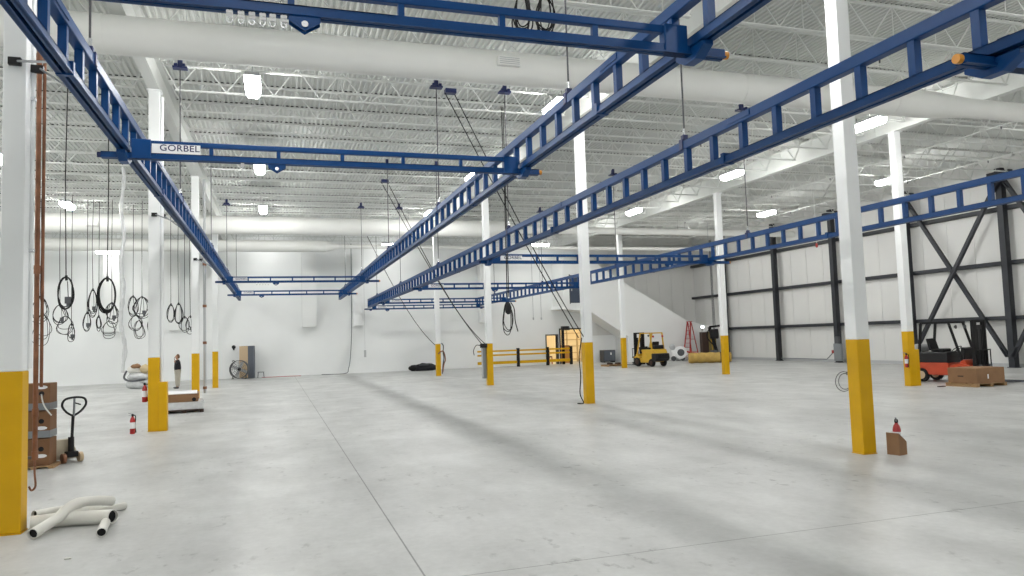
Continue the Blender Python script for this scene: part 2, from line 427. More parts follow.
# high ledge box between the two white chases
# ------------------------------------------------------------------ ceiling lights
lm_h = MB(); lm_h.prism([(-.19, 0), (-.15, .09), (.15, .09), (.19, 0)], -.6, .6, 'Y')
LH = lm_h.mesh('housing', M['lgrey'])
LD = MB().prism([(-.17, 0), (-.17, -.08), (-.11, -.17), (.11, -.17), (.17, -.08), (.17, 0)], -.58, .58, 'Y').mesh('diffuser', M['lamp'])
LD2 = LD.copy(); LD2.materials.clear(); LD2.materials.append(M['lamp2'])
LC = MB().b2((-.006, -.45, .09), (.006, -.438, .9)).b2((-.006, .438, .09), (.006, .45, .9)).mesh('suspension_wire', M['steel'])
LROWS = [('outer left', -16.4, (.9, 9.7, 18.5, 27.3, 35.75, 42.3, 48.7)), ('left', -8.45, (.9, 9.7, 18.5, 27.3, 35.75, 42.3, 48.8)), ('middle left', -.45, (.9, 9.7, 18.6, 27.3, 35.75, 42.3, 48.7)),
         ('middle right', 7.42, (.9, 9.7, 18.5, 27.4, 35.85, 42.3, 48.7)), ('right', 17.72, (.9, 9.7, 18.1, 25.3, 33.9, 42.3, 48.0)), ('outer right', 25.5, (.9, 8.2, 16.0, 25.1, 33.5, 42.3))]
for rn, xx, ys in LROWS:
    seen = [y_ for y_ in ys if y_ < 40 and in_frame(xx, y_, 8.38)]
    for i, yy in enumerate(ys):
        far = yy > 45; zz = 8.5 if far else 8.69 if yy > 40 else 8.38; x_ = xx
        if far and rn == 'left': x_, zz = -9.4, 7.95
        lab = f'lit white high bay light, {ORD[seen.index(yy)] if len(seen) > 1 else "only one in view"} of the {rn} row' if yy in seen else f'lit white high bay light, {ORD[i]} one out of sight in the {rn} row'
        if yy > 40: lab = f'added high bay light hidden behind the far big duct, {rn} row'  # unseen row added behind the duct to brighten back wall and stair
        if far: lab = f'lit white strip light close to the back wall ending the {rn} row'
        t = thing('ceiling_light', lab, 'ceiling light', (x_, yy, zz), pi / 2 if far else 0, 'high bay lights under the roof')
        inst('housing', LH, t); inst('diffuser', LD2 if far else LD, t)
        w_ = inst('suspension_wire', LC, t); w_.location.z = 0; w_.scale = (1, 1, (8.64 if yy < 40 else 9.45) / .9 - zz / .9)
# ------------------------------------------------------------------ crane runways
def c_section(L, w, h, tt=.012):       # open-bottomed track running along local Y
    b = MB()
    b.b2((-w / 2, 0, h - tt), (w / 2, L, h)).b2((-w / 2, 0, 0), (-w / 2 + tt, L, h)).b2((w / 2 - tt, 0, 0), (w / 2, L, h))
    b.b2((-w / 2, 0, 0), (-w * .16, L, tt)).b2((w * .16, 0, 0), (w / 2, L, tt)); b.b2((-w / 2 - .022, 0, 0), (-w / 2, L, .016)).b2((w / 2, 0, 0), (w / 2 + .022, L, .016))
    return b
PW = {}
def truss(t, L, H, chord, pst, pitch, first, axis_rot=0, lower=True):
    b = c_section(L, chord, chord * .88); b.build('lower_track', M['blue'], t)
    MB().b2((-chord / 2, 0, H - chord * 1.12), (chord / 2, L, H)).build('upper_chord', M['blue'], t, bevel=.012)
    key = (round(H, 3), pst)
    if key not in PW: PW[key] = MB().b2((-pst / 2, -pst / 2, chord * .85), (pst / 2, pst / 2, H - chord * .98)).mesh('post', M['blue'])
    y = first
    while y < L - .1:
        inst('post', PW[key], t, (0, y, 0)); y += pitch
    MB().b2((-chord / 2 - .008, -.012, 0), (chord / 2 + .008, 0, H)).build('end_plate', M['blue'], t); MB().b2((-chord / 2 - .008, L, 0), (chord / 2 + .008, L + .012, H)).build('end_plate', M['blue'], t)
RW = [('left', -2.06, 4.9, .62, 'blue ladder-truss crane runway along the left columns'),
      ('middle', 4.08, 4.87, .60, 'blue ladder-truss crane runway second from left'),
      ('third', 5.95, 4.30, .59, 'blue ladder-truss crane runway crossing in front of the middle columns'),
      ('right', 13.4, 4.28, .59, 'blue ladder-truss crane runway farthest right, before the dark framed wall')]
PH = {'left': (.672, .5), 'middle': (.672, .756), 'third': (.69, .70), 'right': (.69, .45)}
CY = [9.65, 18.5, 27.35, 36.2, 45.05]
rod_end = {}
for nm, X, z, H, lab in RW:
    y0 = .6; t = thing('crane_runway', lab, 'crane runway', (X, y0, z), 0, 'crane runways')
    truss(t, 49.3 - y0, H, .12, .085, *PH[nm])
    for ys in (14.8, 24.0, 33.1, 42.2, 8.2):       # bolted splices
        MB().b2((-.072, ys - y0 - .24, H - .095), (.072, ys - y0 + .24, H - .02)).build('splice_plate', M['blue'], t, bevel=.004)
        MB().b2((-.085, ys - y0 + .35, -.01), (.085, ys - y0 + .42, .14)).build('track_clamp', M['blue'], t)
    seen = [y_ for y_ in CY if in_frame(X, y_, z + H + .3)]
    for k, yy in enumerate(CY):
        h = thing('hanger_rod', f'thin hanger rod with dark roof clamp, {ORD[seen.index(yy)]} in view along the {nm} runway' if yy in seen else f'thin hanger rod with dark roof clamp, out of frame on the {nm} runway', 'hanger rod', (X, yy, z + H), 0, 'runway hanger rods')
        zt = 8.62 - z - H
        MB().tube([(0, 0, .08), (0, 0, zt)], .014, 8).build('rod', M['steel'], h)
        MB().b2((-.16, -.1, zt - .04), (.16, .1, zt)).b2((-.05, -.05, zt), (.05, .05, zt + .23)).b2((-.12, -.14, zt - .02), (-.05, .14, zt + .05)).b2((.05, -.14, zt - .02), (.12, .14, zt + .05)).build('roof_clamp', M['navy'], h)
        MB().b2((-.075, -.05, -.13), (.075, .05, .03)).b2((-.04, -.04, .03), (.04, .04, .1)).build('bracket', M['navy'], h, bevel=.005)
        MB().cyl((0, 0, .1), (0, 0, .2), .024, 8).build('turnbuckle', M['chrome'], h)

def text_mesh(txt, size, name):
    c = bpy.data.curves.new(name, 'FONT'); c.body = txt; c.size = size; c.extrude = .002; c.align_x = 'CENTER'; c.align_y = 'CENTER'; c.space_character = 1.05
    c.offset = size * .008
    o = bpy.data.objects.new(name, c); COL.objects.link(o); dg = bpy.context.evaluated_depsgraph_get()
    me = bpy.data.meshes.new_from_object(o.evaluated_get(dg)); me.name = name
    bpy.data.objects.remove(o); me.materials.clear(); me.materials.append(M['ink']); return me
TXT = {}
def bridge(x0, x1, ra, rb, Y, z, lab, trolleys, pitch, px0, H=.28, plate=True, ra_w=.1):
    # local Y runs from left end to right end: rotate so local Y -> world +X
    t = thing('crane_bridge', lab, 'crane bridge', (x0, Y, z), -pi / 2, 'crane bridges'); L = x1 - x0; ch = .08
    b = c_section(L, ch, ch * 1.15); b.build('lower_track', M['blue'], t)
    ua, ub = ra - x0 + ra_w, rb - x0 - ra_w
    MB().b2((-ch / 2, ua, H - ch * .95), (ch / 2, ub, H)).build('upper_chord', M['blue'], t, bevel=.01)
    key = ('b', round(H, 3))
    if key not in PW: PW[key] = MB().b2((-.028, -.028, ch), (.028, .028, H - ch * .9)).mesh('post', M['blue'])
    y = px0 - x0
    while y < ub - .15:
        inst('post', PW[key], t, (0, y, 0)); y += pitch
    for yy, s in ((ua, 1), (ub, -1)):
        MB().b2((-.06, yy if s > 0 else yy - .26, .0), (.06, yy + .26 if s > 0 else yy, H + .012)).build('end_box', M['blue'], t, bevel=.012)
    for xr in (ra, rb):
        e = MB(); yy = xr - x0
        e.prism([(-.26, .03), (-.26, .077), (.26, .077), (.26, .03), (.1, -.06), (-.1, -.06)], yy - .06, yy + .06, 'Y'); e.build('end_truck', M['blue'], t, bevel=.008)
    lm = M['bumper'] if Y < 5 else M['navy']
    MB().cyl((0, -.05, .045), (0, .0, .045), .042, 14).build('end_bumper', lm, t, smooth=True, label='amber rubber end bumper' if Y < 5 else 'dark rubber end bumper')
    MB().cyl((0, L, .045), (0, L + .05, .045), .042, 14).build('end_bumper', M['bumper'], t, smooth=True, label='amber rubber end bumper')
    if plate:
        y0 = ua + .27; W = min(.66, .95 * (px0 - x0 - y0) if px0 - x0 - y0 > .3 else .5)
        pm = MB().b2((.036, y0, .092), (.046, y0 + W, .232)).build('name_plate', M['paper'], t, label='white name plate with dark lettering')
        k = round(W, 2)
        if k not in TXT: TXT[k] = text_mesh('GORBEL', .145, 'lettering'); me = TXT[k]
        me = TXT[k]; o = inst('lettering', me, pm, (.0475, y0 + W * .57, .172)); o.rotation_euler = (pi / 2, 0, pi / 2)
        wide = max(v.co.x for v in me.vertices) - min(v.co.x for v in me.vertices); s = .76 * W / wide; o.scale = (s * 1.08, max(.75, s * 1.0), 1)
    return t
def trolley(X, Y, z, lab):
    t = thing('hoist_trolley', lab, 'hoist trolley', (X, Y, z), 0, 'hoist trolleys')
    MB().prism([(-.13, .0), (.13, .0), (.13, -.05), (.0, -.13), (-.13, -.05)], -.045, -.035, 'Y').prism([(-.13, .0), (.13, .0), (.13, -.05), (.0, -.13), (-.13, -.05)], .035, .045, 'Y').b2((-.11, -.036, -.035), (.11, .036, -.005)).build('side_plates', M['blue'], t)
    MB().cyl((0, -.06, -.075), (0, .06, -.075), .028, 14).build('clevis_pin', M['chrome'], t, smooth=True)
def clips(xs, Y, z, where):
    for k, x in enumerate(xs):
        c = thing('festoon_clip', f'small bright cable clip, number {k + 1} from the left under {where}', 'cable clip', (x, Y, z), 0, 'cable clips under ' + where)
        MB().b2((-.024, -.02, -.055), (.024, .02, 0)).cyl((-.012, -.04, -.02), (-.012, .04, -.02), .015, 10).cyl((.012, -.04, -.02), (.012, .04, -.02), .015, 10).build('roller_block', M['paper'], c)
        MB().tube(arc((0, 0, -.078), .022, 0, 2 * pi, 12)[:-1], .005, 6, closed=True).build('ring', M['chrome'], c)
zb, zr = 4.79, 4.19
XA, XB = -2.06, 4.08
bridge(-2.36, 4.42, XA, XB, 6.36, zb, 'blue crane bridge crossing the top of the picture, nearest', 1, .94, -.78)
bridge(-2.36, 4.36, XA, XB, 11.78, zb, 'blue crane bridge between left and second runway, second from camera', 1, .965, -.88)
bridge(-2.38, 4.62, XA, XB, 34.2, zb, 'blue crane bridge far between left and second runway, upper of the far pair', 1, .93, -1.08)
bridge(-2.38, 4.5, XA, XB, 42.9, zb, 'blue crane bridge farthest between left and second runway, lower of the far pair', 1, .93, -1.05)
XC, XD = 5.95, 13.4
bridge(5.55, 14.1, XC, XD, 4.62, zr, 'blue crane bridge cut off by the right picture edge with amber bumper', 1, .66, 6.9)
bridge(5.72, 14.1, XC, XD, 20.56, zr, 'blue crane bridge right of the middle columns, nearest of the three there', 1, .66, 7.46)
bridge(5.66, 13.8, XC, XD, 31.2, zr, 'blue crane bridge across the third and right runways, second of three there', 1, .66, 7.46)
bridge(5.7, 13.9, XC, XD, 42.4, zr, 'blue crane bridge across third and right runways, third far one', 1, .66, 7.46)
bridge(5.6, 13.9, XC, XD, 48.3, zr - .06, 'blue crane bridge close to back wall at the far runway ends', 1, .66, 7.46)
trolley(.27, 6.36, zb, 'blue hoist trolley plate with bright pin under the nearest bridge')
trolley(.06, 11.78, zb, 'small blue hoist trolley with bright pin under the second bridge')
trolley(.08, 34.2, zb, 'far dark trolley under the upper far left bridge')
trolley(-.66, 42.9, zb, 'far dark trolley under the lower far left bridge')
trolley(7.03, 48.3, zr - .06, 'far dark trolley under the bridge close to back wall')
trolley(9.3, 31.2, zr, 'dark trolley under the second bridge right of middle columns')
trolley(11.9, 20.56, zr, 'dark trolley under the right end of the bridge before the framed wall')
clips([-.33, -.24, -.155, -.07, .01, .10], 6.36, zb, 'the nearest bridge')
clips([-.44], 11.78, zb, 'the second bridge')
clips([-.72, -.6, -.48, -.36, -.24], 34.2, zb, 'the upper far bridge')
# stand-off struts from the left columns to the left runway
for y, lab, cx in ((9.77, 'nearest left column', -2.83), (20.2, 'second left column', -2.84), (30.2, 'third left column', -2.84)):
    for s in (-1, 1):
        t = thing('stay_rod', f'short grey stay rod from the {lab} to the runway, {"front" if s < 0 else "rear"} one', 'stay rod', (cx + .02 if s < 0 else cx + .19, y - .165 if s < 0 else y + .05, 5.36), 0, 'runway stay rods')
        MB().b2((-.07, -.03, -.045), (.06, .03, .045)).build('wall_clamp', M['blackp'], t, bevel=.006)
        q = (.68, -1.2, -.40) if s < 0 else (.5, -.5, -.40)
        MB().tube([(0.03, -.02, 0), q], .014, 8).build('rod', M['grey'], t)
        MB().box((q[0], q[1], q[2]), (.05, .07, .05)).build('track_clamp', M['blackp'], t)

# ------------------------------------------------------------------ hanging cords with coils on the left
def coil_loops(b, rx, rz, n, r, jitter, seed, zc=0):
    tear = .28 if jitter > .1 else .03
    rnd = random.Random(seed)
    for k in range(n):
        a, c = rx * (1 + rnd.uniform(-jitter, jitter)), rz * (1 + rnd.uniform(-jitter, jitter))
        tw = rnd.uniform(-.35, .35); off = rnd.uniform(-.04, .04); p1, p2 = rnd.uniform(0, 6), rnd.uniform(0, 6); sw = rnd.uniform(-.18, .18)
        pts = []
        for i in range(30):
            q = 2 * pi * i / 30; zz = cos(q)
            wdt = a * (1 - tear * zz) * (1 + .10 * sin(2 * q + p1) * jitter * 6)      # narrow at the tie, wider below
            xx = sin(q) * wdt + sw * rx * (1 - zz) * .5
            pts.append((xx, off + xx * tw + .02 * sin(3 * q + p2), zz * c - c + zc))
        b.tube(pts, r, 6, closed=True)
def hanging(x, y, ztop, rx, rz, n, label, plug=True, seed=0, lower=None, rad=.014, jit=.16):
    t = thing('hanging_cable', label, 'hanging cable', (x, y, ztop), 0, 'coiled cables hanging on the left'); rnd = random.Random(seed + 200)
    a = rnd.uniform(-.04, .04)
    MB().tube([(0, 0, 8.64 - ztop), (a, 0, (8.64 - ztop) * .5), (0, 0, 0)], .012, 6).build('drop_cord', M['black'], t)
    b = MB(); coil_loops(b, rx, rz, n, rad, jit, seed); b.build('coil', M['black'], t)
    MB().tube([(0, .01, .04), (.01, 0, -.08)], .03, 8).build('tie', M['blackp'], t)
    if lower:
        lx, lz, lr, lh = lower; b = MB(); coil_loops(b, lr, lh, 3, rad * .85, .25, seed + 50, 0)
        for i, v in enumerate(b.v): b.v[i] = (v[0] + lx, v[1], v[2] + lz)
        b.tube([(0, 0, -.05), (lx * .6, .02, lz * .6), (lx, 0, lz)], rad * .8, 6); b.build('lower_coil', M['black'], t)
    if plug:
        px, pz = rx * .3, -rz * 1.5
        b = MB(); b.tube([(px * .6, 0, -.1), (px, 0, pz + .08)], .011, 6).box((px, 0, pz), (.13, .1, .16)).cyl((px, 0, pz - .05), (px, 0, pz - .16), .04, 10); b.build('plug', M['dgrey'], t, bevel=.008)
    return t
hanging(-4.74, 20, 3.8, .165, .37, 4, 'large black cable coil with plug hanging left, above a smaller loop', seed=1, jit=.05)
hanging(-3.88, 20.1, 3.78, .185, .41, 5, 'large thick black cable coil hanging before the white chase', plug=False, seed=2, rad=.017, jit=.04)
hanging(-8.75, 36, 4.05, .26, .42, 3, 'teardrop cable coil hanging below the left big coil', seed=3, lower=(.2, -.5, .26, .33))
hanging(-8.15, 35.3, 3.2, .13, .35, 2, 'slim cable loop with grey plug hanging low between the big coils', seed=4)
hanging(-7.72, 36, 3.7, .13, .36, 2, 'small narrow cable coil hanging left of the tall loop pair', seed=5)
hanging(-7.5, 36, 4.7, .15, .55, 5, 'tall narrow cable bundle with plug hanging left of thick coil', seed=6)
hanging(-7.35, 36.4, 3.55, .09, .3, 4, 'tiny dark cable bundle hanging left of the white chase', plug=False, seed=7)
hanging(-6.76, 36, 4.1, .28, .42, 4, 'tangled cable bundle hanging in front of white chase', seed=8, lower=(-.1, -.8, .26, .32), jit=.3)
hanging(-6.09, 37, 4.45, .2, .46, 3, 'cable loop hanging just right of the white plastic hose', plug=False, seed=9, lower=(.1, -.85, .26, .3))
hanging(-5.57, 36, 4.35, .27, .46, 4, 'wide cable loop hanging near the second left column', seed=10, lower=(-.12, -1.05, .2, .34), jit=.25)
hanging(-5.35, 37, 3.45, .12, .36, 3, 'small cable loop hanging beside the second left column', plug=False, seed=11)
hanging(-4.4, 36, 4.0, .14, .36, 3, 'dark cable coil hanging just right of second left column', plug=False, seed=12)
hanging(-4.12, 36.3, 4.05, .15, .42, 4, 'higher cable coil hanging between second and third left columns', plug=False, seed=13)
hanging(-3.9, 36.6, 3.45, .19, .33, 2, 'low open cable loop hanging between second and third columns', plug=False, seed=14)
hanging(-3.62, 36.2, 3.45, .16, .36, 2, 'lowest rightmost cable loop beside the third left column', seed=15)
hanging(-9.5, 36, 4.4, .3, .5, 3, 'cable coil hanging beside the copper pipe, partly hidden', seed=16, lower=(.1, -.75, .3, .55))
# white plastic sleeve hanging to the floor
rnd = random.Random(3); pts = []; rad = []
for k in range(40):
    zz = 8.8 - k * .195; pts.append((.05 * sin(k * .6) + (.1 if zz < 3 else 0) * (3 - zz) * .5, .03 * cos(k * .9), zz)); rad.append(.065 + rnd.uniform(-.02, .02))
t = thing('plastic_sleeve', 'crumpled clear plastic hose sleeve hanging from roof among the coiled cables', 'plastic hose', (-5.3, 30, 0))
MB().tube(pts, rad, 10).build('sleeve', M['film'], t, smooth=True); MB().tube([(.0, .0, 9.0), (0, 0, 8.7)], .02, 8).build('collar', M['steel'], t)

# coils hanging behind the nearest bridge
for k, (x, rz_) in enumerate(((2.32, .17), (2.55, .17))):
    t = thing('cable_coil', ('left' if k == 0 else 'right') + ' one of two black cable coils hung behind the nearest bridge', 'cable coil', (x, 6.55, 5.36), 0, 'coils behind the nearest bridge')
    b = MB(); coil_loops(b, .075, .2, 5, .007, .14, 30 + k); b.build('coil', M['black'], t)
    MB().tube([(0, 0, 3.4), (0, 0, -.02)], .006, 6).build('cord', M['black'], t); MB().tube([(0, 0, .03), (0, 0, -.05)], .02, 8).build('tie', M['blackp'], t)
# supply cables sagging from the roof to the middle columns
def sag_cable(p, q, n, sag, lab, tail=None, r=.017):
    t = thing('supply_cable', lab, 'cable', p, 0, 'supply cables to the middle columns'); p = Vector(p); q = Vector(q)
    for s in range(n):
        off = Vector((.30 * (s - (n - 1) / 2), .1 * s, 0)); pts = []
        for i in range(25):
            a = i / 24; v = (q - p) * a + off * (1 - a * .3); v.z -= sag * (1 + .9 * s) * 4 * a * (1 - a) * (.6 + .8 * a); pts.append(v)
        MB().tube(pts, r, 6).build('strand', M['blackp'], t, smooth=True)
    MB().box((0, 0, .05), (.3, .2, .12)).build('roof_clamp', M['navy'], t)
    if tail: MB().tube([Vector(v) - p for v in tail], r, 6).build('tail', M['black'], t, smooth=True)
sag_cable((4.65, 19.3, 8.75), (8.66, 20.2, 1.95), 2, .10, 'bundle of black cables sloping from roof to the column left of grey cabinet',
          tail=smoothpath([(8.66, 20.2, 1.95), (8.60, 20.3, 1.4), (8.64, 20.35, .8), (8.58, 20.3, .3), (8.66, 20.25, .03), (8.45, 20.2, .03)]))
sag_cable((4.5, 30.9, 8.75), (8.72, 30.9, 1.7), 2, .35, 'black cables sagging from roof to the column at the guard rail end')
sag_cable((4.6, 41.4, 8.75), (8.72, 41.5, 1.75), 1, .6, 'single black cable sagging from roof to the far small column')

# pendant bundle under the third runway
t = thing('pendant_cable', 'black pendant bundle of looped cables hanging under the right-hand bridge', 'hanging cable', (6.4, 20.25, 4.19))
MB().tube([(0, 0, 4.6), (.02, 0, 2), (0, 0, -1.0)], .016, 6).tube([(.06, .03, 4.6), (.05, 0, 2), (.05, 0, -1.0)], .014, 6).build('drop_cord', M['black'], t)
b = MB(); coil_loops(b, .13, .44, 3, .012, .12, 77); 
for i, v in enumerate(b.v): b.v[i] = (v[0], v[1], v[2] - 1.15)
b.build('coil', M['black'], t)
MB().lathe([(.03, 0), (.09, .06), (.1, .2), (.06, .32), (.03, .36)], 14, Matrix.Translation((.02, 0, -1.5))).build('control_body', M['blackp'], t, smooth=True)
MB().tube(smoothpath([(.1, 0, -1.15), (.2, 0, -1.35), (.22, 0, -1.7), (.3, .02, -2.0)]), .015, 6).build('tail', M['black'], t)
# other drop cords
t = thing('drop_hoses', 'three dark hoses hanging straight down behind the bridge end near the red ladder', 'hanging hoses', (30.4, 46.5, 2.1))
for k in range(3): MB().tube([(.1 * k - .1, .05 * k, 6.6), (.1 * k - .1, .05 * k + .02, 3), (.12 * k - .1, .05 * k, .1 * k)], .022, 6).build('hose', M['dgrey'], t)
t = thing('tagged_line', 'thin white pull cord with red tag hanging before the framed wall', 'pull cord', (25.7, 30, 6.1))
MB().tube([(0, 0, 2.7), (0, 0, .1)], .014, 6).build('cord', M['white'], t); MB().lathe([(.01, -.1), (.06, -.04), (.06, .08), (.02, .14)], 12).build('red_tag', M['ladred'], t, smooth=True, label='small red tag')
for x, y, z0, lab in ((24.7, 38, 7.3, 'white vertical pipe drop above the right runway near the roof'), (15.95, 45, 3.25, 'left of two thin pale cords hanging before the back wall'), (16.5, 45, 3.25, 'right of two thin pale cords hanging before the back wall')):
    t = thing('hanging_line', lab, 'hanging cord', (x, y, z0), 0, 'pale drop cords'); MB().tube([(0, 0, 8.64 - z0), (0, 0, 0)], .018, 6).build('cord', M['lgrey'], t)
    MB().lathe([(.02, -.12), (.05, -.08), (.05, .02), (.02, .06)], 10).build('end_fitting', M['lgrey'], t)
t = thing('wall_cable', 'thin dark cable hanging down the back wall and along the floor', 'cable', (4.9, 50.2, 0))
MB().tube(smoothpath([(0.05, 0, 8.7), (.03, 0, 5), (0, 0, 2.9), (-.1, 0, 1.2), (-.25, -.1, .35), (-.5, -.2, .03), (-2.0, -.3, .03)]), .022, 6).build('cable', M['dgrey'], t)
t = thing('pull_switch', 'grey pull switch on a thin cord before the back wall', 'pull cord', (5.75, 50.1, 1.3)); MB().tube([(0, 0, 7.4), (0, 0, .2)], .008, 6).build('cord', M['lgrey'], t); MB().b2((-.07, -.05, -.25), (.07, .05, .22)).build('switch_body', M['lgrey'], t, bevel=.02)

# ------------------------------------------------------------------ copper pipe beside the left column
t = thing('copper_pipe', 'reddish copper pipe running down beside the left edge column', 'pipe', (-2.70, 10.1, 0))
MB().tube([(0, 0, 8.6), (0, 0, .8)], .028, 12).build('main_pipe', M['copper'], t, smooth=True)
MB().tube([(.05, .03, 8.6), (.05, .03, 1.6)], .019, 10).build('return_pipe', M['copper'], t, smooth=True)
MB().tube(smoothpath([(0, 0, .82), (0, 0, .6), (.01, 0, .45), (-.03, 0, .40), (-.05, -.02, .45)], 4), .012, 8).build('drain_tail', M['copper'], t, smooth=True)
for z in (1.3, 3.0, 5.6, .8): MB().cyl((0, 0, z - .05), (0, 0, z + .05), .036, 12).build('coupling', M['copper'], t, smooth=True)
for z in (3.02, .78): MB().b2((-.2, -.02, z - .015), (.03, .02, z + .015)).build('pipe_bracket', M['dgrey'], t)
t = thing('white_conduit', 'white conduit running up the right side of left edge column', 'conduit', (-2.695, 9.85, 0)); MB().tube([(0, 0, 1.83), (0, 0, 8.5)], .025, 10).build('tube', M['white'], t, smooth=True)
for z in (3.2, 5.0, 6.8): MB().b2((-.05, -.035, z - .02), (.03, .035, z + .02)).build('saddle', M['chrome'], t)
t = thing('wall_pipe', 'pale vertical pipe with joints beside the third left column', 'pipe', (-2.53, 30.35, 0)); MB().tube([(0, 0, .3), (0, 0, 8.5)], .05, 10).build('tube', M['lgrey'], t, smooth=True)
for z in (.5, 2.2, 3.6, 5.2): MB().cyl((0, 0, z - .05), (0, 0, z + .05), .07, 12).build('coupling', M['copper'], t)

# ------------------------------------------------------------------ objects on the floor, left
def pvc(pts, r, lab, dark_both=True):
    P = smoothpath(pts, 8); t = thing('plastic_tube', lab, 'plastic tube', P[0], 0, 'white plastic tubes on the floor'); Q = [p - P[0] for p in P]
    k = len(Q); n = 18; bb = MB(); bb.tube(Q, r, n, caps=False); bb.tube(Q, r * .86, n, caps=False)
    for e in (0, k - 1):
        o1 = e * n; o2 = k * n + e * n; bb.f += [(o1 + j, o1 + (j + 1) % n, o2 + (j + 1) % n, o2 + j) for j in range(n)]; bb.mi += [0] * n
    bb.build('tube_wall', M['pvc'], t, smooth=True)
    a = (Q[1] - Q[0]).normalized(); c = (Q[-1] - Q[-2]).normalized()
    for e0, e1 in ((Q[0] + a * .03, Q[0] + a * .05), (Q[-1] - c * .05, Q[-1] - c * .03)):
        MB().cyl(e0, e1, r * .86, n).build('dark_end_disc', M['black'], t, label='black disc for the shaded inside of the tube end')  # black discs paint in the shade inside the open ends
pvc([(-2.50, 9.30, .064), (-2.38, 9.7, .12), (-2.25, 9.95, .225), (-2.08, 10.2, .20), (-1.93, 10.36, .15)], .058, 'white tube lying uppermost across the pile with open end to camera')
pvc([(-2.66, 9.80, .081), (-2.35, 9.86, .081), (-2.0, 9.78, .085), (-1.79, 9.66, .10)], .08, 'thick white tube at the front of the pile pointing right')
pvc([(-1.80, 9.10, .05), (-1.83, 9.35, .05), (-1.86, 9.62, .05)], .05, 'short white tube with round black end facing the camera')
pvc([(-2.66, 9.95, .15), (-2.5, 10.2, .13), (-2.3, 10.45, .10)], .042, 'thin white tube poking out left beside the yellow column base')
pvc([(-2.55, 10.0, .044), (-2.35, 10.35, .044), (-2.12, 10.62, .044)], .044, 'thin white tube lying behind the uppermost tube, left')
pvc([(-2.2, 10.38, .045), (-1.98, 10.42, .045), (-1.82, 10.55, .045)], .044, 'thin white tube lowest at the back of the pile')
t = thing('offcut', 'small white scrap piece on the floor before the tubes', 'offcut', (-1.93, 8.3, 0)); MB().b2((-.03, -.015, 0), (.03, .015, .012)).build('piece', M['pvc'], t, bevel=.004)

for k, (z0, hh, lab) in enumerate(((.05, .46, 'bottom'), (.53, .46, 'middle'), (1.01, .46, 'top'))):
    t = thing('cardboard_box', f'brown carton with round hand hole, {lab} of the stack beside the pallet jack', 'cardboard box', (-3.98, 15.12, z0), .0, 'stacked cartons beside the pallet jack')
    MB().b2((-.26, -.22, 0), (.22, .22, hh)).build('carton', M['card2'], t, bevel=.008)
    MB().b2((-.262, -.225, .0), (.224, .223, .12)).build('grey_band', M['grey'], t) if k else None
    MB().cyl((.09, -.224, hh * .62), (.09, -.21, hh * .62), .042, 16).build('hand_hole', M['black'], t)
    bb = MB(); bb.lathe([(.09, 0), (.09, .003)], 20, Matrix.Translation((.09, -.2205, hh * .36 if k < 2 else hh * .86)) @ Matrix.Rotation(pi / 2, 4, 'X') @ Matrix.Diagonal((1, .36, 1, 1))); bb.build('white_sticker', M['paper'], t)
    if k == 2: MB().tube(smoothpath([(.09, -.235, hh * .6), (.12, -.26, hh * .3), (.17, -.26, .02), (.25, -.24, -.1)]), .012, 8).build('white_cord', M['pvc'], t)
t = thing('wooden_pallet', 'low dark wooden pallet under the carton stack', 'pallet', (-3.98, 15.1, 0)); MB().b2((-.3, -.28, .03), (.3, .28, .048)).build('deck', M['wood'], t)
for x in (-.26, 0, .26): MB().b2((x - .04, -.28, 0), (x + .04, .28, .03)).build('runner', M['wood'], t)

t = thing('pallet_jack', 'cream hand pallet jack with black loop handle beside the cartons', 'pallet jack', (-3.58, 15.44, 0), radians(34))
MB().prism([(-.06, .06), (.34, .06), (.26, .36), (.12, .44), (-.04, .40)], -.2, .2, 'X').build('pump_housing', M['cream'], t, bevel=.02) if False else None
MB().b2((-.27, .16, .05), (-.11, 1.25, .11)).build('fork', M['cream'], t, bevel=.01); MB().b2((.07, .16, .05), (.23, 1.25, .11)).build('fork', M['cream'], t, bevel=.01)
MB().prism([(-.27, .06), (.20, .06), (.06, .42), (-.2, .42)], .06, .2, 'Y').build('front_panel', M['cream'], t, bevel=.015)
MB().cyl((0.02, -.02, .1), (0.02, -.02, .46), .05, 16).b2((-.06, -.08, .1), (.12, .06, .2)).build('pump', M['blackp'], t, smooth=True)
for s in (-.12, .16): MB().cyl((s - .03, -.06, .09), (s + .03, -.06, .09), .09, 20).build('steer_wheel', M['copper'] if s < 0 else M['tan'], t, smooth=True)
for s in (-.19, .15): MB().cyl((s - .05, 1.12, .04), (s + .05, 1.12, .04), .04, 16).build('load_roller', M['black'], t, smooth=True)
MB().tube([(.02, -.04, .34), (.03, -.07, .84)], .026, 12).build('tow_bar', M['blackp'], t, smooth=True)
MB().tube(smoothpath([(.03, -.07, .84), (-.09, -.09, .92), (-.165, -.10, 1.04), (-.12, -.11, 1.15), (.04, -.115, 1.18), (.20, -.11, 1.15), (.235, -.10, 1.04), (.15, -.09, .92), (.03, -.07, .84)], 6), .02, 10).build('loop_handle', M['blackp'], t, smooth=True)
MB().tube([(.04, -.075, .84), (.04, -.10, 1.16)], .02, 8).build('release_rod', M['grey'], t); MB().tube([(.04, -.10, 1.08), (.14, -.12, 1.04)], .012, 8).build('release_lever', M['blackp'], t)

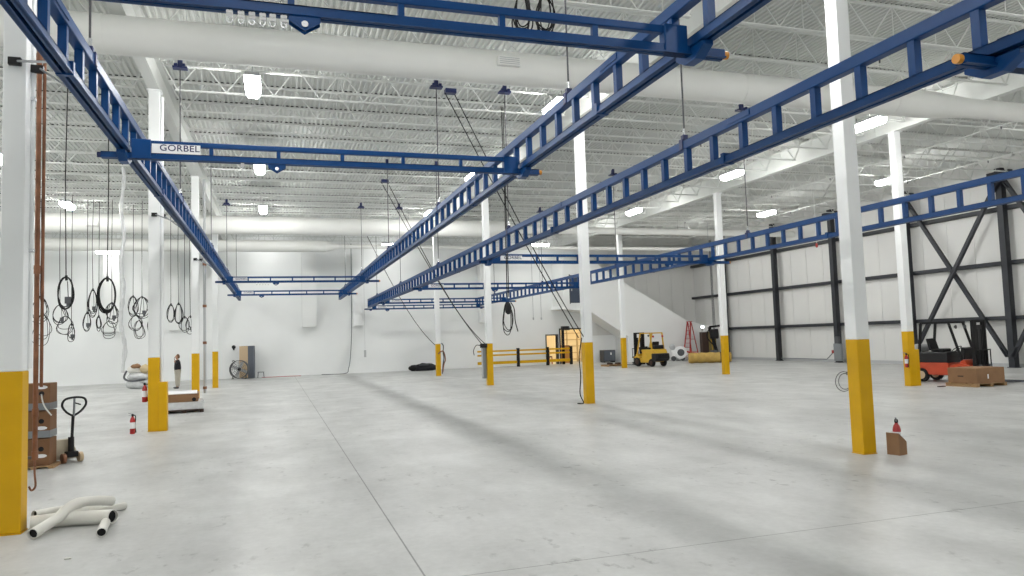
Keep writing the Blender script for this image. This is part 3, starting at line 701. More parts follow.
def extinguisher(t, z, s=1.0, tilt=None):
    t.scale = (.92, .92, .92)
    MB().lathe([(.055, 0), (.065, .012), (.065, .34), (.05, .40), (.028, .43), (.026, .45)], 22).build('cylinder', M['red'], t, smooth=True)
    MB().lathe([(.0665, .14), (.0665, .3)], 22).build('label_band', M['paper'], t, smooth=True)
    MB().lathe([(.024, .45), (.03, .46), (.03, .5), (.012, .52)], 12).build('valve', M['blackp'], t, smooth=True)
    MB().bar((-.01, 0, .5), (.13, 0, .545), .026, .012).bar((-.01, 0, .485), (.12, 0, .49), .024, .01).build('lever', M['grey'], t)
    MB().tube(smoothpath([(-.02, 0, .48), (-.09, 0, .46), (-.1, 0, .36), (-.088, 0, .2), (-.08, .02, .1)]), .012, 8).build('hose', M['black'], t, smooth=True)
    MB().cyl((-.08, .02, .11), (-.078, .024, .02), .012, 10, .02).build('nozzle', M['black'], t)
t = thing('fire_extinguisher', 'red fire extinguisher standing alone on the floor left of a column', 'fire extinguisher', (-3.27, 19.85, 0), -2.2); extinguisher(t, 0)
t = thing('fire_extinguisher', 'red fire extinguisher hanging on left side of second left column', 'fire extinguisher', (-3.06, 20.2, .72), pi); extinguisher(t, 0)
t = thing('fire_extinguisher', 'red fire extinguisher on the column beside the orange forklift', 'fire extinguisher', (19.88, 19.32, .62), pi / 2); extinguisher(t, 0)
t = thing('fire_extinguisher', 'red fire extinguisher standing inside the slanted cardboard carton', 'fire extinguisher', (9.25, 9.27, .075), -2.4); extinguisher(t, 0)
t = thing('carton_holder', 'slant-cut brown carton on the floor holding the extinguisher beside big column', 'carton', (9.24, 9.28, 0), radians(14))
b = MB(); hw = .098
for (x0, y0, x1, y1, ha, hb) in ((-hw, -hw, hw, -hw, .34, .2), (-hw, hw, hw, hw, .34, .2), (-hw, -hw, -hw, hw, .34, .34), (hw, -hw, hw, hw, .2, .2)):
    d = .006
    vs = []
    for dx in (-d, d):
        ox, oy = (dx, 0) if x0 == x1 else (0, dx); vs += [(x0 + ox, y0 + oy, 0), (x1 + ox, y1 + oy, 0), (x1 + ox, y1 + oy, hb), (x0 + ox, y0 + oy, ha)]
    b.add(vs, [(0, 1, 2, 3), (7, 6, 5, 4), (0, 4, 5, 1), (1, 5, 6, 2), (2, 6, 7, 3), (3, 7, 4, 0)])
b.b2((-hw, -hw, 0), (hw, hw, .008)); b.build('carton_sides', M['card'], t); MB().b2((-.09, -.09, .008), (.09, .09, .074)).build('packing', M['card2'], t)

# pallet with stacked boards behind second column
t = thing('skid_base', 'low dark skid under the white and brown stack behind second left column', 'skid', (-2.78, 26.0, 0), radians(6))
for x in (-.5, 0, .5): MB().b2((x - .06, -.8, 0), (x + .06, .8, .09)).build('runner', M['brown'], t)
MB().b2((-.56, -.82, .07), (.56, .82, .10)).build('deck', M['brown'], t)
t = thing('wrapped_bundle', 'white wrapped lower bundle on the dark skid behind second column', 'bundle', (-2.78, 26.0, .10), radians(6)); MB().b2((-.56, -.8, 0), (.56, .8, .24)).build('wrapping', M['film'], t, bevel=.02)
MB().b2((-.562, -.3, -.002), (.562, -.27, .243)).build('strap', M['dgrey'], t)
t = thing('board_stack', 'stack of brown boards lying on the white wrapped bundle', 'board stack', (-2.83, 25.95, .345), radians(5))
for k in range(6): MB().b2((-.5 + .012 * (k % 2), -.76, k * .04), (.46 + .012 * (k % 3), .76, k * .04 + .036)).build('board', M['card'], t)
t = thing('black_tube', 'short black tube end lying on top corner of the brown boards', 'tube', (-2.42, 25.3, .41), 0); MB().cyl((0, -.1, .0), (0, .2, .0), .06, 16).build('tube_body', M['black'], t, smooth=True)
t = thing('foam_sheet', 'white sheet lying across the top of brown boards', 'sheet', (-2.85, 25.95, .588), radians(5)); MB().b2((-.5, -.78, 0), (.45, .78, .03)).build('sheet', M['paper'], t, bevel=.008)

# wrapped heap near the sleeve
t = thing('wrapped_heap', 'heap of clear plastic wrap and white bags below hanging sleeve', 'bagged heap', (-6.8, 43.0, 0))
rnd = random.Random(9)
def blob(name, c, r, m, par, seed, flat=1):
    me = bpy.data.meshes.new(name); bm = bmesh.new(); bmesh.ops.create_icosphere(bm, subdivisions=3, radius=1); q = random.Random(seed); ph = [q.uniform(0, 6) for _ in range(6)]
    for v in bm.verts:
        d = 1 + .13 * sin(4 * v.co.x + ph[0]) * sin(5 * v.co.y + ph[1]) + .09 * sin(9 * v.co.z + ph[2]) * sin(8 * v.co.x + ph[3])
        v.co = Vector((c[0] + v.co.x * r[0] * d, c[1] + v.co.y * r[1] * d, max(0.003, c[2] + v.co.z * r[2] * d)))
    bm.to_mesh(me); bm.free(); me.materials.append(m); me.polygons.foreach_set('use_smooth', [True] * len(me.polygons))
    o = bpy.data.objects.new(name, me); COL.objects.link(o); o.parent = par; return o
blob('lower_bag', (0, 0, .22), (.6, .55, .26), M['film'], t, 1); blob('middle_bag', (.0, 0, .62), (.56, .45, .24), M['film'], t, 2)
blob('upper_bag', (.3, 0, 1.0), (.27, .35, .24), M['rackwood'], t, 3); blob('brown_rags', (-.12, -.1, 1.16), (.24, .25, .13), M['card'], t, 5); blob('upper_bag', (-.2, .05, .98), (.34, .3, .22), M['pvc'], t, 4)
MB().tube(smoothpath([(-.5, -.4, .95), (-.6, -.5, .6), (-.3, -.5, .42), (.4, -.5, .48)]), .05, 8).build('dark_hose', M['dgrey'], t, smooth=True)

# person
def skin(name, pts, edges, m, par, sub=2):
    me = bpy.data.meshes.new(name); me.from_pydata([p[:3] for p in pts], edges, []); o = bpy.data.objects.new(name, me); COL.objects.link(o)
    md = o.modifiers.new('skin', 'SKIN'); md.use_smooth_shade = True
    for i, p in enumerate(pts):
        sv = me.skin_vertices[0].data[i]; rr = p[3] if isinstance(p[3], tuple) else (p[3], p[3]); sv.radius = rr; sv.use_root = (i == 0)
    sb = o.modifiers.new('sub', 'SUBSURF'); sb.levels = sub; sb.render_levels = sub; me.materials.append(m); o.parent = par; return o
def person(loc, rz):
    # facing local -X; left arm hangs, right hand raised to the face
    t = thing('person', 'person in black jacket and beige trousers, hand at face, standing by back wall', 'person', loc, rz)
    P = []; E = []
    def ch(items, start=None):
        prev = start
        for it in items:
            P.append(it); k = len(P) - 1
            if prev is not None: E.append((prev, k))
            prev = k
        return prev
    pel = ch([(0, 0, .92, .13)]); sp = ch([(0, 0, 1.08, .12), (0, 0, 1.27, .14), (-.01, 0, 1.40, .10)], pel)
    hd = ch([(-.02, 0, 1.47, .05), (-.035, 0, 1.54, .075), (-.03, 0, 1.62, .088), (-.02, 0, 1.69, .065)], sp)
    for s in (-1, 1):
        ch([(0, s * .09, .88, .095), (-.02 * s, s * .10, .48, .062), (.0, s * .11, .10, .042), (-.05, s * .11, .045, .04), (-.15, s * .12, .035, .032)], pel)
    def hand(w, d, side):      # five unequal fingers fan from the palm
        pw = P[w]; d = Vector(d).normalized(); sd = Vector(side).normalized()
        palm = ch([tuple(Vector(pw[:3]) + d * .06) + (.024,)], w); pc = Vector(P[palm][:3])
        for k, ln in enumerate((.062, .072, .066, .05)):
            base = pc + sd * (.022 * (k - 1.5)) + d * .035; c2 = base + d * ln * .5 + Vector((-.006, 0, 0)); c3 = base + d * ln + Vector((-.02, 0, 0))
            ch([tuple(base) + (.009,), tuple(c2) + (.008,), tuple(c3) + (.0065,)], palm)
        th = pc - sd * .035 - d * .02; ch([tuple(th) + (.011,), tuple(th - sd * .02 + d * .03) + (.009,)], palm)
    a = ch([(0, .17, 1.38, .062), (.01, .22, 1.12, .046), (-.05, .20, .88, .033)], sp); hand(a, (-.1, 0, -1), (1, 0, 0))
    a = ch([(0, -.17, 1.38, .062), (-.08, -.21, 1.15, .046), (-.15, -.10, 1.36, .032)], sp); hand(a, (.1, .3, 1), (0, 1, 0))
    skin('body', P, E, M['skin'], t, 2)
    J = [(0, 0, .88, .19), (0, 0, 1.08, .185), (0, 0, 1.27, .205), (-.01, 0, 1.42, .10)]; JE = [(0, 1), (1, 2), (2, 3)]
    for pts in ([(0, .18, 1.385, .08), (.01, .225, 1.12, .064), (-.045, .205, .91, .05)], [(0, -.18, 1.385, .08), (-.08, -.215, 1.15, .064), (-.142, -.11, 1.33, .048)]):
        k = len(J); J += pts; JE += [(2, k), (k, k + 1), (k + 1, k + 2)]
    skin('jacket', J, JE, M['jacket'], t, 2)
    T = [(0, 0, .93, .14)]; TE = []
    for s in (-1, 1):
        k = len(T); T += [(0, s * .095, .85, .14), (-.02 * s, s * .105, .48, .105), (.0, s * .11, .09, .085)]; TE += [(0, k), (k, k + 1), (k + 1, k + 2)]
    skin('trousers', T, TE, M['trouser'], t, 2)
    for s in (-1, 1): skin('shoe', [(.05, s * .11, .05, .05), (-.08, s * .115, .045, .047), (-.19, s * .12, .035, .034)], [(0, 1), (1, 2)], M['dgrey'], t, 2)
    skin('hair', [(.03, 0, 1.50, .07), (.025, 0, 1.60, .095), (.01, 0, 1.685, .092), (-.045, 0, 1.715, .06)], [(0, 1), (1, 2), (2, 3)], M['hair'], t, 2)
    b = MB()
    for s in (-.03, .03): b.lathe([(.002, -.008), (.011, 0), (.002, .008)], 8, Matrix.Translation((-.108, s, 1.61)))
    b.build('eyes', M['black'], t)
    MB().lathe([(.018, 0), (.012, .03), (.004, .05)], 8, Matrix.Translation((-.125, 0, 1.565)) @ Matrix.Rotation(radians(8), 4, 'Y')).build('nose', M['skin'], t, smooth=True)
    MB().b2((-.113, -.025, 1.538), (-.1, .025, 1.546)).build('mouth', M['inkred'], t)
    MB().b2((-.16, -.05, 1.46), (-.148, .02, 1.58)).build('phone', M['blackp'], t, bevel=.004)
person((-4.7, 41.0, 0), radians(15))

# ------------------------------------------------------------------ along the back wall
t = thing('drum_fan', 'round grey drum fan standing on the floor before the tan cabinet', 'fan', (-2.1, 48.9, 0), radians(-12))
b = MB(); zc = .62; ro = .56
ringp = [(cos(a) * ro, 0, zc + sin(a) * ro) for a in [2 * pi * k / 36 for k in range(36)]]
b.lathe([(ro, -.2), (ro, .2), (ro - .02, .2), (ro - .02, -.2), (ro, -.2)], 40, Matrix.Translation((0, 0, zc)) @ Matrix.Rotation(pi / 2, 4, 'X'))
b.f.pop(); b.mi.pop(); b.f.pop(); b.mi.pop(); b.build('drum', M['dgrey'], t, smooth=True)
b = MB()
for rr in (.15, .25, .35, .45, .54): b.tube([(cos(a) * rr, -.2, zc + sin(a) * rr) for a in [2 * pi * k / 32 for k in range(32)]], .008, 6, closed=True)
for k in range(12): a = 2 * pi * k / 12; b.tube([(cos(a) * .06, -.2, zc + sin(a) * .06), (cos(a) * .55, -.2, zc + sin(a) * .55)], .007, 6)
b.build('front_grille', M['dgrey'], t)
for k in range(4):
    a = 2 * pi * k / 4 + .4; Mx = Matrix.Translation((0, 0, zc)) @ Matrix.Rotation(a, 4, 'Y') @ Matrix.Translation((.28, 0, 0)) @ Matrix.Rotation(radians(28), 4, 'X')
    MB().box((0, 0, 0), (.4, .012, .2), Mx).build('blade', M['lgrey'], t)
MB().cyl((0, -.06, zc), (0, .15, zc), .1, 20).build('motor', M['blackp'], t, smooth=True)
MB().tube([(-.4, -.2, .05), (-.4, .25, .05)], .025, 8).tube([(.4, -.2, .05), (.4, .25, .05)], .025, 8).tube([(-.4, 0, .05), (-.4, 0, .22)], .025, 8).tube([(.4, 0, .05), (.4, 0, .22)], .025, 8).build('stand', M['blackp'], t)
MB().tube(arc((-.35, 0, 1.1), .07, 0, pi, 8), .02, 8).build('carry_handle', M['blackp'], t)
t = thing('tall_cabinet', 'tall cabinet with tan front and slate side behind the drum fan', 'cabinet', (-1.65, 49.95, 0), radians(-8))
MB().b2((-.34, -.22, 0), (.42, .22, 2.05)).build('carcass', M['slate'], t, bevel=.01); MB().b2((-.46, -.245, .04), (.06, -.22, 2.04)).build('door', M['tan'], t, bevel=.006)
MB().b2((.0, -.262, 1.0), (.015, -.245, 1.15)).build('handle', M['grey'], t)
t = thing('wall_speaker', 'small black round device on the back wall above the drum fan', 'wall device', (-2.5, 50.58, 2.0)); MB().lathe([(.12, 0), (.12, .06), (.05, .1)], 20, Matrix.Rotation(pi / 2, 4, 'X')).build('casing', M['black'], t, smooth=True); MB().b2((-.05, -.01, -.2), (.05, 0, -.1)).build('mount', M['blackp'], t)
t = thing('step_stool', 'little grey stool standing by the back wall beside the cabinet', 'stool', (-.85, 49.8, 0)); MB().b2((-.2, -.15, .34), (.2, .15, .38)).build('seat', M['grey'], t, bevel=.008)
for sx in (-1, 1):
    for sy in (-1, 1): MB().bar((sx * .16, sy * .11, .34), (sx * .19, sy * .14, 0), .035).build('leg', M['dgrey'], t)
t = thing('red_cord', 'red extension cord lying along the foot of the back wall', 'cord', (-.8, 49.9, .015)); MB().tube(smoothpath([(0, 0, 0), (.6, -.1, 0), (1.4, .1, 0), (2.4, -.05, .0)]), .02, 6).build('cord', M['ladred'], t)
t = thing('tarpaulin_heap', 'black crumpled tarpaulin heap on the floor by the back wall', 'tarpaulin', (9.55, 49.5, 0)); blob('folds', (.1, 0, .2), (.85, .4, .3), M['jacket'], t, 11); blob('end_fold', (-.7, -.05, .2), (.3, .3, .22), M['black'], t, 12)
MB().b2((-.35, -.38, .36), (.3, .1, .44)).build('grey_flap', M['dgrey'], t, bevel=.03)
# electrics on the far columns
t = thing('junction_box', 'grey junction box on left side of the column at guard rail end', 'junction box', (8.66, 31.0, .3)); MB().b2((-.08, -.12, .0), (.07, .12, 1.35)).build('casing', M['grey'], t, bevel=.01); MB().b2((-.095, -.1, .05), (-.08, .1, 1.3)).build('cover', M['lgrey'], t)
t = thing('junction_box', 'black plug box with cable end on column at guard rail end', 'junction box', (8.55, 30.75, 1.72)); MB().b2((-.12, -.06, -.09), (.18, .06, .09)).build('casing', M['blackp'], t, bevel=.01); MB().tube(smoothpath([(-.1, 0, 0), (-.3, 0, .02), (-.42, 0, -.2), (-.4, 0, -.4)]), .015, 6).build('lead', M['black'], t)
t = thing('hose_bundle', 'red and dark hoses tied on the right of far small column', 'hose', (9.05, 41.35, .1)); 
MB().tube(smoothpath([(-.02, 0, 1.75), (.1, 0, 1.6), (.08, -.02, 1.2), (.12, 0, .9), (.05, 0, .45), (.0, -.05, .0)]), .03, 8).build('dark_hose', M['dgrey'], t, smooth=True)
MB().tube(smoothpath([(-.25, -.18, 1.15), (.0, -.16, 1.3), (.14, -.05, 1.15), (.2, 0, .8), (.1, -.05, .55), (.02, -.06, .1)]), .035, 8).build('red_hose', M['copper'], t, smooth=True)

# guard rail
t = thing('guard_rail', 'yellow three-rail safety guard rail with black posts before the doorways', 'guard rail', (0, 49.3, 0))
for x in (16.25, 18.45, 20.25): MB().b2((x - .1, -.08, 0), (x + .1, .08, 1.3)).build('post', M['black'], t, bevel=.015)
for a, b in ((13.2, 16.25), (16.25, 18.45), (18.45, 20.25)):
    for z, hh in ((.33, .12), (.86, .07), (1.14, .07)): MB().b2((a + .1, -.05, z - hh / 1.2), (b - .1, .05, z + hh / 1.2)).build('rail', M['yellow'], t, bevel=.012)

# doorway surroundings
t = thing('door_operator', 'tall black post with camera-like head left of the bright doorway', 'door post', (19.9, 49.9, 0)); MB().b2((-.09, -.09, 0), (.09, .09, 2.75)).build('post', M['black'], t, bevel=.01); MB().b2((-.1, -.3, 2.45), (.42, .1, 2.75)).build('head', M['blackp'], t, bevel=.03); MB().lathe([(.02, 0), (.1, .02), (.1, .1)], 14, Matrix.Translation((.42, -.1, 2.55)) @ Matrix.Rotation(pi / 2, 4, 'Y')).build('lens', M['dgrey'], t)
t = thing('storage_rack', 'pale shelving rack seen through the bright doorway', 'rack', (22.2, 53.5, 0))
for x in (-.7, .5):
    for y in (-.4, .4): MB().b2((x - .05, y - .05, 0), (x + .05, y + .05, 2.7)).build('upright', M['rackwood'], t)
for z in (.2, .7, 1.2, 1.7, 2.2): MB().b2((-.75, -.45, z), (.55, .45, z + .08)).build('shelf', M['rackwood'], t)
t = thing('orange_crate', 'orange crate standing just inside the bright doorway', 'crate', (21.0, 52.4, 0)); MB().b2((-.3, -.25, 0), (.3, .25, 1.25)).build('body', mat('crate_orange', (.55, .26, .06), .6), t, bevel=.02); MB().b2((-.32, -.27, 1.25), (.32, .27, 1.33)).build('lid', M['card2'], t)
t = thing('side_chair', 'dark red chair behind the rails in the narrow doorway', 'chair', (19.2, 51.4, 0))
MB().b2((-.3, -.3, .5), (.3, .3, .58)).build('seat', M['brown'], t, bevel=.02); MB().b2((-.3, .25, .6), (.3, .32, 1.05)).build('backrest', M['brown'], t, bevel=.02)
for sx in (-1, 1):
    for sy in (-1, 1): MB().b2((sx * .27 - .03, sy * .27 - .03, 0), (sx * .27 + .03, sy * .27 + .03, .5)).build('leg', M['ladred'], t)
for i, (x, y) in enumerate(((19.2, 53.3), (21.6, 53.2), (24.2, 53.2))):
    l = bpy.data.lights.new('office_lamp', 'AREA'); l.size = 1.2; l.energy = 55; l.color = (1, .85, .6); o = bpy.data.objects.new('office_lamp', l); COL.objects.link(o); o.location = (x, y, 3.5)

# stair enclosure with upper door
t = thing('stair_enclosure', 'white boxed stair with sloping guard wall rising to an upper landing', 'stair', (0, 0, 0))
Yf = 48.45
MB().prism([(19.45, 4.2), (19.55, 7.6), (21.9, 7.6), (22.35, 7.0), (24.4, 5.72), (29.3, 2.92), (30.9, 2.5), (30.9, 0), (24.55, 0), (24.55, 1.95), (21.6, 3.85), (21.6, 4.2)], Yf, Yf + .16, 'Y').build('guard_wall', M['wallfar'], t)
MB().prism([(19.45, 4.2), (21.6, 4.2), (21.6, 3.85), (24.55, 1.95), (24.55, 1.8), (21.5, 3.75), (19.3, 3.95)], Yf + .02, YB - .01, 'Y').build('soffit', M['wallfar'], t)
MB().b2((19.47, Yf + .1, 4.2), (19.6, YB - .01, 7.6)).build('side_wall', M['wallfar'], t)
MB().b2((24.45, Yf + .1, 0), (24.55, YB - .01, 2.1)).build('end_wall', M['wallfar'], t)
d = MB().b2((20.0, Yf - .05, 4.36), (20.98, Yf + .0, 6.34)).build('upper_door', M['doorblue'], t, bevel=.008, label='dark blue upper door')
MB().b2((20.07, Yf - .1, 5.2), (20.13, Yf - .05, 5.4)).build('handle', M['chrome'], d); MB().b2((19.95, Yf - .06, 4.3), (20.0, Yf, 6.4)).b2((20.98, Yf - .06, 4.3), (21.03, Yf, 6.4)).build('door_frame', M['dgrey'], d)
t = thing('grey_cabinet', 'low dark grey cabinet standing under the stair soffit', 'cabinet', (23.45, 50.0, 0), 0); MB().b2((-.48, -.35, .06), (.48, .35, .9)).build('body', M['dgrey'], t, bevel=.02)
MB().b2((-.42, -.37, .14), (.42, -.35, .84)).build('door', M['slate'], t, bevel=.01); MB().b2((.05, -.375, .55), (.16, -.37, .72)).build('sticker', M['paper'], t)
for x in (-.4, .4): MB().b2((x - .05, -.3, 0), (x + .05, .3, .06)).build('foot', M['black'], t)
t = thing('wooden_pallet', 'small broken wooden pallet lying left of the far right column', 'pallet', (20.72, 43.4, 0), .1)
for k in range(5): MB().b2((-.7, -.4 + k * .18, .1), (.7, -.4 + k * .18 + .12, .12)).build('slat', M['wood'], t)
for x in (-.6, 0, .6): MB().b2((x - .05, -.4, 0), (x + .05, .45, .1)).build('runner', M['wood'], t)
for x, l in ((-.4, 'a'), (.2, 'b')): MB().b2((x, -.2, .12), (x + .25, .1, .22)).build('offcut', M['brown'], t)

# ------------------------------------------------------------------ forklifts
def wheel(t, x, y, r, w, m_t, m_r):
    tw = MB(); tw.lathe([(r * .6, -w / 2), (r * .93, -w / 2), (r, -w * .3), (r, w * .3), (r * .93, w / 2), (r * .6, w / 2)], 28, Matrix.Translation((x, y, r)) @ Matrix.Rotation(pi / 2, 4, 'Y'))
    o = tw.build('wheel', m_t, t, smooth=True)
    MB().lathe([(r * .12, -w / 2 - .02), (r * .58, -w / 2 - .005), (r * .58, w / 2 + .005), (r * .12, w / 2 + .02)], 20, Matrix.Translation((x, y, r)) @ Matrix.Rotation(pi / 2, 4, 'Y')).build('rim', m_r, o, smooth=True)
def forklift(label, loc, rz, mbody, tank, mguard, mrim, mcw, H=2.1):
    mcover = M['blackp'] if tank else mbody
    t = thing('forklift', label, 'forklift', loc, rz, 'forklift trucks')        # forward = local +Y
    hw = .52
    MB().prism([(-.95, .28), (-.95, .72), (-.80, .95), (.10, .98), (.16, .52), (.45, .50), (.60, .78), (.72, .78), (.86, .45), (.86, .24), (-.3, .24)], -hw + .03, hw - .03, 'X').build('chassis', mbody, t, bevel=.03)
    if tank: MB().prism([(-.95, .30), (-1.28, .36), (-1.36, .62), (-1.30, .92), (-.82, .97), (-.82, .30)], -hw, hw, 'X').build('counterweight', mcw, t, bevel=.05)
    else:
        MB().prism([(-.95, .30), (-1.22, .34), (-1.32, .5), (-1.28, .80), (-.82, .80), (-.82, .30)], -hw, hw, 'X').build('counterweight', mcw, t, bevel=.05)
        MB().prism([(-1.18, .80), (-1.05, 1.04), (-.7, 1.08), (-.7, .80)], -hw + .03, hw - .03, 'X').build('engine_cover', mbody, t, bevel=.04)
        MB().b2((-.34, -1.335, .5), (.34, -1.29, .72)).build('rear_grille', M['black'], t)
    MB().b2((-.5, -.86, .66 if tank else .9), (.5, .16, 1.04)).build('hood', mcover, t, bevel=.04)
    if tank: MB().b2((-.27, .97, .3), (.27, 1.01, H - .15)).build('mast_hoses', M['blackp'], t)
    MB().b2((-.25, -.55, 1.04), (.25, -.08, 1.15)).build('seat', M['black'], t, bevel=.04)
    MB().prism([(-.62, 1.08), (-.72, 1.5), (-.62, 1.52), (-.5, 1.12)], -.24, .24, 'X').build('seat_back', M['black'], t, bevel=.03)
    for s in (-1, 1):
        g = MB(); x = s * (hw - .06)
        g.bar((x, -.85, .9), (x, -.72, H - .05), .07); g.bar((x, .62, .75), (x, .25, H - .05), .065); g.bar((x, -.74, H - .04), (x, .3, H - .04), .07)
        g.build('guard_post', mguard, t)
    g = MB()
    for k in range(6): g.b2((-hw + .06, -.7 + k * .19, H - .05), (hw - .06, -.64 + k * .19, H - .01))
    g.build('guard_roof', mguard, t)
    MB().tube([(0, .45, .78), (0, .22, 1.12)], .03, 8).build('steering_column', M['black'], t)
    MB().tube([(cos(a) * .17, .22 + sin(a) * .14, 1.13 + sin(a) * .1) for a in [2 * pi * k / 20 for k in range(20)]], .015, 6, closed=True).build('steering_wheel', M['black'], t)
    MB().prism([(.45, .78), (.62, .78), (.66, 1.16), (.52, 1.2)], -.3, .3, 'X').build('dashboard', M['blackp'], t, bevel=.02)
    m = MB()
    for s in (-1, 1): m.b2((s * .33 - .05, .92, .08), (s * .33 + .05, 1.04, H + .02)); m.b2((s * .22 - .035, .95, .1), (s * .22 + .035, 1.03, H - .06))
    m.b2((-.38, .93, H - .07), (.38, 1.03, H + .02)).b2((-.38, .93, 1.1), (.38, 1.0, 1.18)).b2((-.38, .93, .2), (.38, 1.0, .3)); m.build('mast', M['black'], t)
    MB().cyl((-.12, .98, .1), (-.12, .98, H - .3), .05, 14).cyl((.12, .98, .1), (.12, .98, H - .3), .05, 14).build('lift_cylinder', M['blackp'], t, smooth=True)
    MB().b2((-.5, 1.05, .16), (.5, 1.10, .26)).b2((-.5, 1.05, .52), (.5, 1.10, .6)).build('carriage', M['black'], t)
    m = MB()
    for k in range(6): m.b2((-.5 + k * .195, 1.06, .6), (-.475 + k * .195, 1.09, 1.1))
    m.b2((-.5, 1.06, 1.08), (.5, 1.09, 1.12)); m.build('load_backrest', M['black'], t)
    for s in (-.3, .3): MB().b2((s - .06, 1.10, .08), (s + .06, 1.15, .62)).b2((s - .06, 1.10, .06), (s + .06, 2.1, .1)).build('fork', M['dgrey'], t)
    for s in (-1, 1):
        wheel(t, s * (hw - .08), .58, .29, .2, M['black'], mrim); wheel(t, s * (hw - .08), -.78, .24, .18, M['black'], mrim)
        MB().prism([(.22, .52), (.28, .60), (.58, .66), (.88, .60), (.94, .52)], s * (hw - .1) - .12, s * (hw - .1) + .12, 'X').build('fender', mbody, t, bevel=.01)
    if tank:
        MB().lathe([(.05, -.38), (.15, -.33), (.165, -.2), (.165, .2), (.15, .33), (.05, .38)], 20, Matrix.Translation((0, -1.05, 1.16)) @ Matrix.Rotation(pi / 2, 4, 'Y')).build('gas_bottle', M['lgrey'], t, smooth=True)
        MB().b2((-.5, -1.2, .97), (.5, -.9, 1.02)).build('bottle_cradle', M['black'], t)
    else:
        MB().b2((-.36, -.98, 1.07), (.36, -.72, 1.3)).build('rear_cover', M['blackp'], t, bevel=.03)
        for s in (-.36, .36): MB().lathe([(.06, 0), (.07, .04)], 14, Matrix.Translation((s, -.85, H - .25)) @ Matrix.Rotation(pi / 2, 4, 'X')).build('rear_lamp', M['ladred'], t)
    for s in (-.3, .3): MB().lathe([(.04, 0), (.07, .05)], 14, Matrix.Translation((s, .36, H - .2)) @ Matrix.Rotation(-pi / 2, 4, 'X')).build('work_lamp', M['dgrey'], t)
    return t
forklift('yellow forklift with black counterweight facing the back wall beside stair', (22.12, 41.1, 0), radians(10), M['fyel'], False, M['fyel'], M['brown'], M['blackp'], 2.08)
forklift('orange forklift with black guard and mast behind the carton near right edge', (22.55, 20.0, 0), radians(-167), M['orange'], True, M['black'], M['tan'], M['orange'], 2.1)

# carton on pallet before the orange forklift
t = thing('wooden_pallet', 'wooden pallet under the large carton beside orange forklift', 'pallet', (21.5, 18.2, 0), radians(3))
for k in range(6): MB().b2((-.68, -.54 + k * .19, .09), (.68, -.54 + k * .19 + .13, .11)).build('slat', M['wood'], t)
for x in (-.61, 0, .61): MB().b2((x - .06, -.54, 0), (x + .06, .54, .09)).build('runner', M['wood'], t)
t = thing('cardboard_box', 'large wide brown carton on a pallet before the orange forklift', 'cardboard box', (21.52, 18.2, .11), radians(3))
MB().b2((-.63, -.5, 0), (.63, .5, .48)).build('carton', M['card'], t, bevel=.01); MB().b2((-.005, -.5, .479), (.005, .5, .482)).build('flap_seam', M['card2'], t)
MB().b2((-.634, -.05, .2), (-.629, .15, .24)).build('printed_mark', M['brown'], t); MB().b2((-.15, -.504, .14), (-.1, -.499, .28)).build('white_sticker', M['paper'], t)
t = thing('floor_strap', 'dark strap lying on the floor right of the large carton', 'strap', (23.0, 18.6, 0)); MB().tube(smoothpath([(0, 0, .02), (.7, -.2, .02), (1.6, -.1, .02), (2.6, -.5, .02)]), .03, 6).build('strap', M['dgrey'], t)
t = thing('floor_scrap', 'small dark scrap on the floor left of the carton pallet', 'scrap', (20.4, 18.5, 0)); MB().b2((-.15, -.05, 0), (.12, .05, .03)).build('piece', M['brown'], t, bevel=.01)

# ------------------------------------------------------------------ far right corner
t = thing('step_ladder', 'tall red stepladder standing open before the corner', 'ladder', (29.0, 47.6, 0), radians(-76))
for s in (-1, 1):
    MB().bar((s * .34, -.45, 0), (s * .15, -.03, 2.78), .05, .085).build('front_rail', M['ladred'], t); MB().bar((s * .36, .5, 0), (s * .16, .04, 2.72), .04, .06).build('rear_rail', M['ladred'], t)
for k in range(1, 9):
    a = k / 9; hwid = .34 - .19 * a; MB().box((0, -.45 + .42 * a, 2.78 * a), (hwid * 2, .08, .03)).build('step', M['lgrey'] if False else M['ladred'], t)
for k in (2, 5): a = k / 9; MB().box((0, .5 - .46 * a, 2.72 * a), ((.36 - .2 * a) * 2, .03, .03)).build('rear_brace', M['ladred'], t)
MB().b2((-.2, -.1, 2.76), (.2, .1, 2.82)).build('top_cap', M['ladred'], t, bevel=.01)
t = thing('floor_scrubber', 'white wheeled machine with round guard between forklift and ladder', 'machine', (27.6, 47.2, 0), radians(-20))
MB().b2((-.35, -.4, .25), (.35, .4, .8)).build('body', M['paper'], t, bevel=.1)
MB().lathe([(.22, -.06), (.40, -.06), (.46, 0), (.40, .06), (.22, .06)], 28, Matrix.Translation((.2, -.5, .6)) @ Matrix.Rotation(pi / 2, 4, 'X')).build('round_guard', M['paper'], t, smooth=True)
MB().lathe([(.05, -.02), (.25, -.02), (.25, .08), (.20, .1), (.05, .1)], 24, Matrix.Translation((.2, -.5, .6)) @ Matrix.Rotation(pi / 2, 4, 'X')).build('hub', M['dgrey'], t, smooth=True)
for s in (-.3, .34): MB().lathe([(.06, -.05), (.16, -.05), (.18, 0), (.16, .05), (.06, .05)], 20, Matrix.Translation((s, -.38, .18)) @ Matrix.Rotation(pi / 2, 4, 'X')).build('wheel', M['dgrey'], t, smooth=True)
MB().lathe([(.2, 0), (.2, .05), (.16, .07)], 20, Matrix.Translation((-.35, -.3, 1.0)) @ Matrix.Rotation(pi / 2, 4, 'X')).build('reel', M['lgrey'], t, smooth=True)
MB().tube([(.5, -.45, .7), (.95, -.5, .55), (1.35, -.5, .5)], .06, 8).tube([(.85, -.5, .2), (.95, -.5, .85)], .05, 8).build('red_bars', M['ladred'], t)
